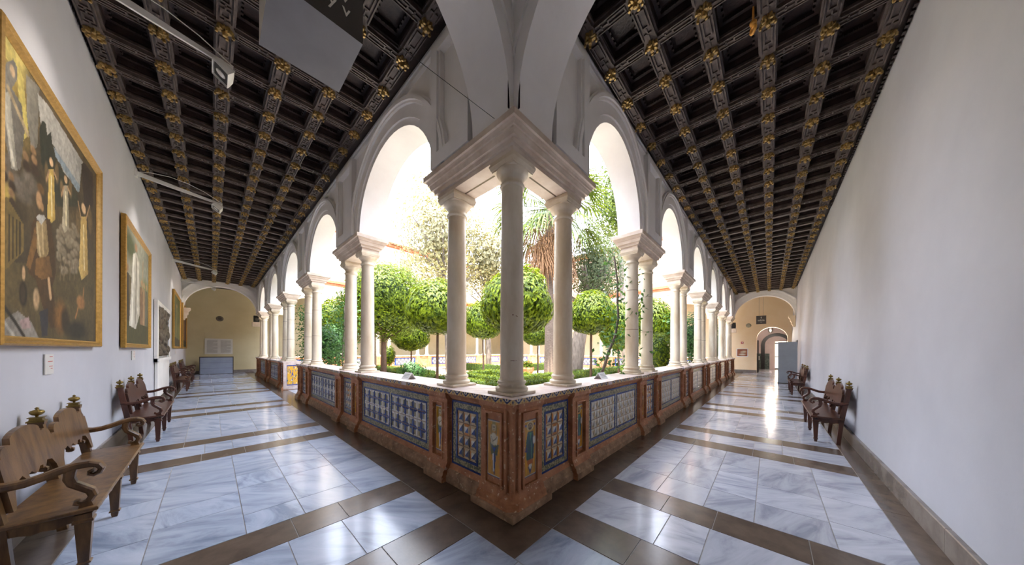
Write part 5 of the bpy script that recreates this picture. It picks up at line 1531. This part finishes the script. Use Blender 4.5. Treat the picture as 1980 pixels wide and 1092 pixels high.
# ------------------------------------------------------------------ far wings of the cloister
def far_wing(wg, nm, label, wallmat):
    base = {'FL': 'R', 'FR': 'L'}[wg]
    o, ops, sols = arcade_wall(wg, nm, label, RISE[base], 6.0, False, wallmat)
    q = wmb(wg); q.box(.45, 21.1, .12, .45, 6.0, 10.3); q.build('upper_wall', wallmat, o)
    q = wmb(wg); q.box(.45, 21.1, .43, .62, 6.25, 6.42); q.box(.45, 21.1, .43, .52, 6.1, 6.25); q.build('brick_string', 'brick_band', o)
    q = wmb(wg); q.box(.45, 21.1, .43, .50, 6.75, 6.85); q.box(.45, 21.1, .43, .56, 9.75, 9.87); q.build('plaster_band', 'plaster', o)
    q = wmb(wg); q.box(.45, 21.1, .43, .72, 9.95, 10.1); q.box(.45, 21.1, .43, .60, 9.87, 9.95); q.build('brick_cornice', 'brick_band', o)
    for (a, c) in ops:
        m = (a + c) / 2
        q = wmb(wg); fr = .1
        q.box(m - .62, m + .62, .45, .53, 7.2, 7.3); q.box(m - .62, m + .62, .45, .53, 9.2, 9.3); q.box(m - .62, m - .52, .45, .53, 7.3, 9.2); q.box(m + .52, m + .62, .45, .53, 7.3, 9.2)
        wn = q.build('window', 'plaster', o)
        for sg in (-1, 1):
            q = wmb(wg); x0, x1 = sorted((m + sg * .02, m + sg * .5))
            q.box(x0, x1, .455, .475, 7.3, 9.2)
            for i in range(14): q.box(x0 + .05, x1 - .05, .47, .485, 7.4 + i * .125, 7.46 + i * .125)
            q.build('shutter', 'shutter', wn)
    # roof: sloping slab with rows of round tiles at the eave
    q = wmb(wg); vs = [(0.3, .85, 10.1), (21.2, .85, 10.1), (21.2, -3.2, 11.6), (.3, -3.2, 11.6), (.3, .85, 10.16), (21.2, .85, 10.16), (21.2, -3.2, 11.66), (.3, -3.2, 11.66)]
    q.add(vs, [(3, 2, 1, 0), (4, 5, 6, 7), (0, 1, 5, 4), (2, 3, 7, 6), (1, 2, 6, 5), (3, 0, 4, 7)]); q.build('roof_slab', 'roof_tile', o)
    b = MB(); rs = []
    for t, z in ((.92, 10.16), (-3.2, 11.68)):
        rs.append([(.07 * math.cos(math.pi * j / 6), t, z + .07 * math.sin(math.pi * j / 6)) for j in range(7)])
    b.rings(rs, 0, True)
    for i in range(96):
        q = wmb(wg); q.v = []
        break
    q = wmb(wg)
    for i in range(96):
        s = .4 + i * .217
        q.rings([[(s + x, t, z) for x, t, z in r] for r in rs], 0, True)
    t_ = q.build('roof_tiles', 'roof_tile', o); t_['kind'] = 'stuff'
    # simple parapet with a tile band, columns
    p = thing('parapet', {'FL': 'far tiled parapet behind the palm and orange trees', 'FR': 'far tiled parapet across the garden on the bare wall side'}[wg], 'parapet', WING[wg][0](10, .2, 0))
    q = wmb(wg); extrude_prof(q, P_PAN, .5, 21.1); q.box(.5, 21.1, .46, .52, 0, .12); q.box(.5, 21.1, .46, .51, .95, 1.05); q.build('panel_stone', 'terracotta', p)
    q = wmb(wg); q.box(.5, 21.1, -.01, .54, 1.048, PT); q.build('coping', 'coping_clay', p)
    for c in PIER[base][:5]:
        for sg in (-1, 1):
            q = wmb(wg); q.box(c + sg * .55 - .16, c + sg * .55 + .16, .46, .545, 0, 1.05); q.build('pilaster', 'terracotta', p)
    for (a, c) in ops:
        q = wmb(wg); q.box(a + .15, c - .15, .488, .497, .28, .9, 0)
        n = int((c - a - .5) / .16); st = (c - a - .5) / n
        for i in range(n):
            for j in range(3):
                q.box(a + .25 + i * st + .01, a + .25 + (i + 1) * st - .01, .497, .503, .34 + j * .17, .34 + j * .17 + .15, 1 if (i + j) % 2 else 2)
        q.build('tile_panel', ['tile_blue', 'tile_white', 'tile_slate'], p)
    side = {'FL': 'behind the palm', 'FR': 'across the garden'}[wg]
    for k, c in enumerate(PIER[base]):
        if c > 20.3: continue
        for sg in (-1, 1):
            x, y, _ = WING[wg][0](c + sg * SPC[base], Q, 0)
            column(x, y, f'{"lower-numbered" if False else ("nearer" if sg < 0 else "farther")} slender column, {ORD[k]} pair of the far arcade {side}', f'far columns {side}')
        b = wmb(wg); hf = HALF[base]
        b.rings([[(c - hf - .06 + o_, o_, z), (c + hf + .06 - o_, o_, z), (c + hf + .06 - o_, .49 - o_, z), (c - hf - .06 + o_, .49 - o_, z)] for z, o_ in IMP])
        t = thing('impost_block', f'pale stone impost on the {ORD[k]} pair of the far arcade {side}', 'impost', WING[wg][0](c, Q, 3.5), 0, f'far imposts {side}')
        b.build('moulded_block', 'impost_stone', t)
far_wing('FL', 'wall_far_left', 'cream two-storey far wing with brick bands behind the palm and orange trees', 'far_wall')
far_wing('FR', 'wall_far_right', 'sunlit two-storey far wing with brick bands across the garden, bare wall side', 'far_wall_red')

# ------------------------------------------------------------------ garden ground
tag(MB().box(.49, DX - .5, .49, DY - .5, -.3, -.05).build('garden_ground', 'gravel'), 'pale gravel and soil ground of the courtyard garden', 'ground', None, 'structure')
gb = [(2.6, 2.6, 9.2, 9.2), (11.4, 2.6, 19, 9.2), (2.6, 11.4, 9.2, 19), (11.4, 11.4, 19, 19)]
for i, (x0, y0, x1, y1) in enumerate(gb):
    tag(MB().bbox(x0, x1, y0, y1, -.06, .0, .02).build('planting_bed', 'soil'), ['earth planting bed nearest the corner columns', 'earth bed on the bare wall corridor side', 'earth bed on the painting corridor side', 'earth bed farthest from the corner'][i], 'bed', None, 'structure')

# ------------------------------------------------------------------ foliage
def leaf_mesh(name, pos, nrm, size, m, seed=0, aspect=.42, droop=.3, core=None, updir=None):
    """one mesh of folded leaf blades at given points, roughly facing nrm"""
    rg = np.random.RandomState(seed); n = len(pos)
    nrm = nrm + rg.normal(0, .45, (n, 3)); nrm /= np.linalg.norm(nrm, axis=1)[:, None] + 1e-9
    d = rg.normal(0, 1, (n, 3)); d[:, 2] -= droop * 2
    if updir is not None: d = d * .35 + updir
    d -= (d * nrm).sum(1)[:, None] * nrm; d /= np.linalg.norm(d, axis=1)[:, None] + 1e-9
    sd = np.cross(nrm, d)
    L = size * rg.uniform(.7, 1.3, n)[:, None]; w = L * aspect / 2
    a = pos; b = pos + d * L * .45 + sd * w + nrm * L * .06; c = pos + d * L; e = pos + d * L * .45 - sd * w + nrm * L * .06
    v = np.stack([a, b, c, e], 1).reshape(-1, 3)
    f = np.arange(n * 4).reshape(n, 4)
    f = np.concatenate([f[:, [0, 1, 2]], f[:, [0, 2, 3]]])
    me = bpy.data.meshes.new(name)
    me.vertices.add(len(v)); me.vertices.foreach_set('co', v.ravel())
    me.loops.add(f.size); me.loops.foreach_set('vertex_index', f.ravel().astype(np.int32))
    me.polygons.add(len(f)); me.polygons.foreach_set('loop_start', np.arange(0, f.size, 3, dtype=np.int32)); me.polygons.foreach_set('loop_total', np.full(len(f), 3, np.int32))
    me.materials.append(MATS[m]); me.update(calc_edges=True)
    return me
def shell(n, rx, ry, rz, seed, inner=.72, lumps=0, flat=0.0):
    rg = np.random.RandomState(seed)
    u = rg.normal(0, 1, (n, 3)); u /= np.linalg.norm(u, axis=1)[:, None]
    r = inner + (1 - inner) * rg.rand(n) ** .7
    if lumps:
        c = rg.normal(0, 1, (lumps, 3)); c /= np.linalg.norm(c, axis=1)[:, None]
        k = np.max(u @ c.T, axis=1); r *= .74 + .3 * np.clip((k - .6) / .4, 0, 1)
    p = u * r[:, None]
    if flat: p[:, 2] = np.where(p[:, 2] < 0, p[:, 2] * (1 - flat), p[:, 2])
    return p * [rx, ry, rz], u
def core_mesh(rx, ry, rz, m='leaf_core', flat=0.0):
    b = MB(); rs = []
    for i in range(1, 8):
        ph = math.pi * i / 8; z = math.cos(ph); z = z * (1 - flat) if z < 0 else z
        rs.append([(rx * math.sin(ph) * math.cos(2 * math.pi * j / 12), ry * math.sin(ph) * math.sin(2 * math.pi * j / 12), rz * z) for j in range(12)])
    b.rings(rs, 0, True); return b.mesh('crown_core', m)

OR = []
for s_ in (1, 2):
    p, u = shell(6500, 1, 1, 1.1, s_, .7, 34, .35)
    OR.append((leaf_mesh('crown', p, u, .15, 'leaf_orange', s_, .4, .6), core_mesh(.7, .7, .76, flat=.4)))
def trunk_mesh(h, r, lean_=(0, 0), branches=3, m='bark', seed=0, spread=.5):
    rg = random.Random(seed); b = MB()
    pts = [(lean_[0] * t * h + rg.uniform(-.02, .02), lean_[1] * t * h + rg.uniform(-.02, .02), h * t) for t in (0, .25, .5, .75, 1)]
    b.tube(pts, [r * 1.25, r, r * .95, r * .9, r * .85], 9)
    for k in range(branches):
        a = 2 * math.pi * k / max(branches, 1) + rg.uniform(-.4, .4); e = pts[-1]
        b.tube([e, (e[0] + .3 * spread * math.cos(a), e[1] + .3 * spread * math.sin(a), e[2] + .3), (e[0] + spread * math.cos(a), e[1] + spread * math.sin(a), e[2] + .75)], [r * .7, r * .5, r * .25], 6)
    return b.mesh('trunk', m)
def at(px, py, d):
    u = (px - CXP) / FPX; v = (HYP + ROLL * (px - CXP) - py) / FPX
    return Vector((CAMX, CAMY, CAMZ)) + (fw + rt * u + Vector((0, 0, 1)) * v) * d
TREE_G = 'trees in the courtyard garden'
def orange_tree(px, py, d, r, label, k=0, zs=1.0):
    c = at(px, py, d)
    o = thing('orange_tree', label, 'tree', (c.x, c.y, -.02), random.uniform(0, 6), TREE_G)
    h = c.z - r * .45
    link('trunk', trunk_mesh(h, .055, (random.uniform(-.02, .02), 0), 3, 'bark', k, r * .5), o)
    cr = link('crown', OR[k % 2][0], o, (0, 0, c.z)); cr.scale = (r, r, r * zs)
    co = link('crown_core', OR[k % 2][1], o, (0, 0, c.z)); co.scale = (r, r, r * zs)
    return o
orange_tree(845, 603, 11, 1.2, 'round clipped orange tree seen left of the corner columns, beside the big spreading tree', 0)
orange_tree(1002, 592, 9, 1.22, 'round clipped orange tree directly behind the foremost corner column', 1)
orange_tree(1143, 612, 11.5, 1.0, 'round clipped orange tree seen right of the corner columns, under the conifer', 0)
orange_tree(1262, 632, 12, .95, 'bright round tree glimpsed between the first and second pairs, bare wall side', 1, 1.2)
orange_tree(795, 652, 19, 1.25, 'small round tree low behind the garden hedges, left of the clipped orange tree', 0)
orange_tree(1196, 640, 14, 1.0, 'yellow-green tree beside the vine-wrapped column', 1, 1.3)
orange_tree(935, 625, 17, 1.3, 'loose round tree far behind the gap left of the front column', 0, 1.0)
orange_tree(1040, 650, 19, 1.1, 'pale small tree low behind the palm trunk', 1, .8)

def loose_tree(name, label, px, py, d, rx, rz, n, leaf, m, tr, seed, core=.0, inner=.35, lumps=22, trunk_px=None, mtr='bark', droop=.3, aspect=.42):
    c = at(px, py, d)
    b0 = at(trunk_px[0], 700, d) if trunk_px else c
    o = thing(name, label, 'tree', (b0.x, b0.y, -.02), 0, TREE_G)
    p, u = shell(n, rx, rx, rz, seed, inner, lumps)
    off = Vector((c.x - b0.x, c.y - b0.y, c.z))
    link('crown', leaf_mesh('crown', p, u, leaf, m, seed, aspect, droop), o, off)
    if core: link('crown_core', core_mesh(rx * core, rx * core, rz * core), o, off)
    h = c.z - rz * .3
    b = MB(); e = (off.x * .8, off.y * .8, h)
    b.tube([(0, 0, 0), (off.x * .2, off.y * .2, h * .35), (off.x * .5, off.y * .5, h * .7), e], [tr * 1.2, tr, tr * .85, tr * .6], 10)
    rg = random.Random(seed)
    for k in range(7):
        a = rg.uniform(0, 6.28); q = rg.uniform(.55, 1.0)
        s0 = (off.x * .7 * q, off.y * .7 * q, h * q)
        b.tube([s0, (s0[0] + rx * .35 * math.cos(a), s0[1] + rx * .35 * math.sin(a), s0[2] + rz * .25), (s0[0] + rx * .75 * math.cos(a), s0[1] + rx * .75 * math.sin(a), s0[2] + rz * .45)], [tr * .45, tr * .3, tr * .1], 6)
    link('trunk', b.mesh('trunk', mtr), o)
    return o
loose_tree('spreading_tree', 'big spreading green tree filling the first arch, painting corridor side', 742, 582, 14, 2.25, 2.0, 13000, .17, 'leaf_orange', .13, 31, .62, .7, 20, (742,), droop=.4)
loose_tree('spreading_tree', 'dark leafy tree between the first and second column pairs, painting corridor side', 655, 622, 15, 1.5, 1.5, 7000, .15, 'leaf_orange', .08, 32, .6, .7, 14, (655,))
loose_tree('tall_tree', 'tall pale thin-leaved tree rising behind the left corner column', 852, 455, 20, 3.5, 5.2, 7000, .26, 'leaf_grey', .2, 33, 0, .15, 30, (868,), 'bark_grey', aspect=.6)
loose_tree('tall_tree', 'tall pale tree between the left corner column and the front column', 942, 500, 22, 2.4, 3.6, 4200, .26, 'leaf_grey', .2, 34, 0, .15, 24, (945,), 'bark_grey', aspect=.6)
loose_tree('conifer', 'grey-green conifer with a thick trunk right of the corner columns', 1150, 520, 17, 2.0, 3.0, 7000, .2, 'leaf_conifer', .42, 35, 0, .2, 26, (1110,), 'bark_grey', aspect=.4)
loose_tree('tall_tree', 'high light green tree filling the first arch, bare wall side', 1190, 400, 21, 2.2, 4.5, 4200, .26, 'leaf_palm', .2, 36, 0, .15, 24, (1210,), 'bark_grey', aspect=.5)
def bush(name, label, px, py, d, rx, rz, n, leaf, m, seed, core=.7):
    c = at(px, py, d)
    o = thing(name, label, 'bush', (c.x, c.y, -.02), 0, 'shrubs in the courtyard garden')
    p, u = shell(n, rx, rx, rz, seed, .6, 16)
    link('foliage', leaf_mesh('foliage', p, u, leaf, m, seed), o, (0, 0, c.z))
    if core: link('foliage_core', core_mesh(rx * core, rx * core, rz * core), o, (0, 0, c.z))
    b = MB(); rg = random.Random(seed)
    for k in range(4): b.tube([(rg.uniform(-.1, .1), rg.uniform(-.1, .1), 0), (rg.uniform(-.2, .2), rg.uniform(-.2, .2), max(.2, c.z - rz * .4))], .02, 5)
    link('stems', b.mesh('stems', 'bark'), o)
bush('shrub', 'columnar shrub by the leaning trunk behind the hedges', 752, 687, 19, .45, .75, 1500, .12, 'leaf_orange', 41)
bush('shrub', 'feathery blue-green shrub right of the second pair, painting corridor side', 640, 668, 11.5, .75, .95, 2600, .13, 'leaf_vine', 42, .5)
bush('shrub', 'leafy bush at the foot of the gap between first and second pairs, bare wall side', 1275, 683, 9, .42, .75, 1800, .1, 'leaf_orange', 43)
bush('shrub', 'tall shrub in the gap between second and third pairs, bare wall side', 1338, 655, 13, .5, 1.35, 2200, .12, 'leaf_vine', 44, .5)
bush('shrub', 'dark shrub in the gap between fourth and fifth pairs, bare wall side', 1387, 668, 17.5, .35, 1.4, 1300, .13, 'leaf_vine', 45, .5)
bush('shrub', 'small rounded shrub beside the tent card, painting corridor side', 797, 716, 8, .42, .3, 1200, .08, 'leaf_vine', 46)

# climbing plants on the column pairs
def climber(label, pts, n, spread, seed, leaves=True, m='leaf_vine', rad=.022):
    o = thing('climbing_vine', label, 'vine', pts[0], 0, 'vines climbing the columns')
    b = MB(); P0 = Vector(pts[0]); L = [tuple(Vector(p) - P0) for p in pts]
    b.tube(L, [rad * (1.2 - .7 * i / len(L)) for i in range(len(L))], 7); link('stem', b.mesh('stem', 'bark_grey'), o)
    rg = np.random.RandomState(seed)
    A = np.array(L); t = rg.rand(n) * (len(L) - 1); i = np.minimum(t.astype(int), len(L) - 2); f = (t - i)[:, None]
    p = A[i] * (1 - f) + A[i + 1] * f + rg.normal(0, spread, (n, 3))
    u = rg.normal(0, 1, (n, 3)); u[:, 2] += .6
    link('leaves', leaf_mesh('leaves', p, u, .1, m, seed, .5), o)
    return o
c1 = PIER['L'][2]
climber('dense dark vine draping the third pair, painting corridor side', [(.95, c1 - .2, 0), (.9, c1 - .3, .9), (.95, c1 - .2, 1.8), (.9, c1 - .35, 2.7), (.9, c1 - .2, 3.1)], 2600, .22, 51)
c2 = PIER['L'][1]
climber('leafy vine behind the second pair, painting corridor side', [(1.05, c2 - .1, 0), (1.0, c2 - .2, 1.2), (1.1, c2, 2.2), (1.05, c2 - .2, 3.0)], 1500, .26, 52)
r1 = PIER['R'][0]
climber('bare brown vine stem twisting up the first pair, bare wall side', [(r1 - 1.15, .75, 0), (r1 - 1.0, .7, .9), (r1 - .82, .62, 1.3), (r1 - .80, .56, 1.55), (r1 - .66, .5, 1.8), (r1 - .63, .44, 2.2), (r1 - .68, .44, 2.5), (r1 - .62, .46, 2.9), (r1 - .7, .5, 3.4)], 320, .13, 53, rad=.03)
climber('thin leafy vine between the columns of the first pair, bare wall side', [(r1 + .1, .62, 0), (r1 + .1, .55, 1.2), (r1 + .15, .48, 2.0), (r1 + .2, .42, 2.6), (r1 + .12, .5, 3.3)], 420, .13, 54, rad=.02)
r3 = PIER['R'][2]
climber('vine on the third pair, bare wall side', [(r3 - .9, 1.0, 0), (r3 - .85, .95, 1.2), (r3 - .8, .9, 2.2), (r3 - .82, .95, 3.0)], 1100, .2, 55)

# palm with a skirt of dead fronds
pc = at(1062, 398, 15)
o = thing('fan_palm', 'tall fan palm with a shaggy skirt of dead brown fronds behind the corner', 'palm', (pc.x, pc.y, -.02), 0, TREE_G)
b = MB(); b.tube([(0, 0, 0), (.03, 0, 3), (0, .03, 6), (0, 0, pc.z)], [.30, .25, .22, .2], 14); link('trunk', b.mesh('trunk', 'palm_bark'), o)
def fan(b, az, el, Lst, Lb, seed, dead):
    rg = random.Random(seed)
    d = Vector((math.cos(az) * math.cos(el), math.sin(az) * math.cos(el), math.sin(el)))
    sd = Vector((-math.sin(az), math.cos(az), 0)); up = sd.cross(d) * -1
    base = Vector((0, 0, 0)); tip = d * Lst
    b.tube([tuple(base), tuple(tip * .5 + Vector((0, 0, .05))), tuple(tip)], [.03, .022, .015], 5)
    n = 17
    for k in range(n):
        a = R(-78 + 156 * k / (n - 1)) + rg.uniform(-.05, .05)
        dd = (d * math.cos(a) + sd * math.sin(a)).normalized(); L = Lb * (1 - .25 * abs(a) / 1.36) * rg.uniform(.85, 1.1)
        sg = .5 if not dead else .75
        p0 = tip; p1 = tip + dd * L * .5 + Vector((0, 0, -.05 * L)); p2 = tip + dd * L * .85 + Vector((0, 0, -sg * .55 * L)); p3 = tip + dd * L * .98 + Vector((0, 0, -sg * L * 1.05))
        w = sd * math.cos(a) - d * math.sin(a)
        wd = .05 if not dead else .026
        vs = [tuple(p0), tuple(p1 - w * wd), tuple(p1 + w * wd), tuple(p2 - w * wd * .7), tuple(p2 + w * wd * .7), tuple(p3)]
        b.add(vs, [(0, 1, 2), (1, 3, 4, 2), (3, 5, 4)])
rg = random.Random(77)
for k in range(44):
    b = MB(); fan(b, 2.4 * k, R(rg.uniform(-40, 65)), rg.uniform(1.5, 2.2), rg.uniform(1.4, 1.9), k, False)
    link('frond', b.mesh('frond', 'leaf_palm'), o, (0, 0, pc.z - .1))
for k in range(46):
    b = MB(); fan(b, 2.4 * k + .5, R(rg.uniform(-68, -35)), rg.uniform(.9, 1.35), rg.uniform(1.0, 1.5), 100 + k, True)
    link('dead_frond', b.mesh('dead_frond', 'dead_frond'), o, (0, 0, pc.z - .2 - 2.2 * (k / 46)))
p2 = at(722, 690, 19)
t2 = thing('palm_trunk', 'straight grey palm trunk behind the big spreading tree', 'tree', (p2.x, p2.y, -.02), 0, TREE_G)
link('trunk', MB().tube([(0, 0, 0), (0, 0, 3), (.1, 0, 6)], [.2, .17, .16], 12).mesh('trunk', 'palm_bark'), t2)
pp, uu = shell(900, 1.2, 1.2, .8, 78, .3, 0); link('crown', leaf_mesh('crown', pp, uu, .5, 'leaf_palm', 78, .15, .8), t2, (.1, 0, 6.2))

# clipped box hedges
def hedge(x0, x1, y0, y1, h, label):
    o = thing('box_hedge', label, 'hedge', ((x0 + x1) / 2, (y0 + y1) / 2, -.02), 0, 'clipped box hedges of the parterre')
    w, l = (x1 - x0) / 2, (y1 - y0) / 2
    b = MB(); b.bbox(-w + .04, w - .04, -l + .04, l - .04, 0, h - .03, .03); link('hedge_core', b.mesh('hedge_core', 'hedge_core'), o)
    A = np.array([4 * w * l, 4 * w * h, 4 * l * h]); n = int(min(5200, 900 * A.sum())); rg = np.random.RandomState(int(x0 * 100 + y0 * 7) % 9999)
    k = rg.choice(3, n, p=A / A.sum()); r = rg.rand(n, 3) * 2 - 1; sg = np.sign(rg.rand(n) - .5)
    p = r * [w, l, h / 2] + [0, 0, h / 2]; u = np.zeros((n, 3))
    m = k == 0; p[m, 2] = h; u[m, 2] = 1
    m = k == 1; p[m, 1] = sg[m] * l; u[m, 1] = sg[m]
    m = k == 2; p[m, 0] = sg[m] * w; u[m, 0] = sg[m]
    p += rg.normal(0, .018, p.shape)
    link('foliage', leaf_mesh('foliage', p, u, .055, 'leaf_hedge', 5, .6, -.1), o)
hs = [(2.9, .5), (4.3, .52), (5.8, .5)]
nm3 = ['outermost', 'middle', 'inner']
for k, (q_, h) in enumerate(hs):
    hedge(q_, q_ + .42, q_, 9.2, h, f'{nm3[k]} low hedge of the nearest bed running along the painting corridor')
    hedge(q_ + .42, 9.2, q_, q_ + .42, h, f'{nm3[k]} low hedge of the nearest bed running along the bare wall corridor')
    hedge(q_, q_ + .42, 11.4, 18.8, h, f'{nm3[k]} low hedge of the second bed along the painting corridor')
    hedge(11.4, 18.8, q_, q_ + .42, h, f'{nm3[k]} low hedge of the second bed along the bare wall corridor')
hedge(7.6, 8.0, 6.3, 9.2, .55, 'short hedge deep inside the nearest bed, painting corridor direction')
hedge(6.3, 7.6, 8.6, 9.0, .55, 'short hedge closing the nearest bed by the centre path')
hedge(11.6, 12.0, 11.6, 18, .55, 'long hedge of the farthest bed beyond the palm')
hedge(12.0, 18, 11.6, 12.0, .55, 'cross hedge of the farthest bed beyond the palm')
# clay pot
pp = at(1018, 712, 15)
o = thing('clay_pot', 'terracotta pot on the garden path beside the palm trunk', 'pot', (pp.x, pp.y, -.05))
link('bowl', MB().lathe([(.2, 0), (.24, .05), (.2, .1), (.36, .45), (.42, .62), (.42, .7), (.38, .7), (.36, .6)], 18, caps=True).mesh('bowl', 'clay_pot'), o)
pq, uq = shell(500, .4, .4, .3, 5, .4); link('plant', leaf_mesh('plant', pq, uq, .12, 'leaf_orange', 6), o, (0, 0, .8))
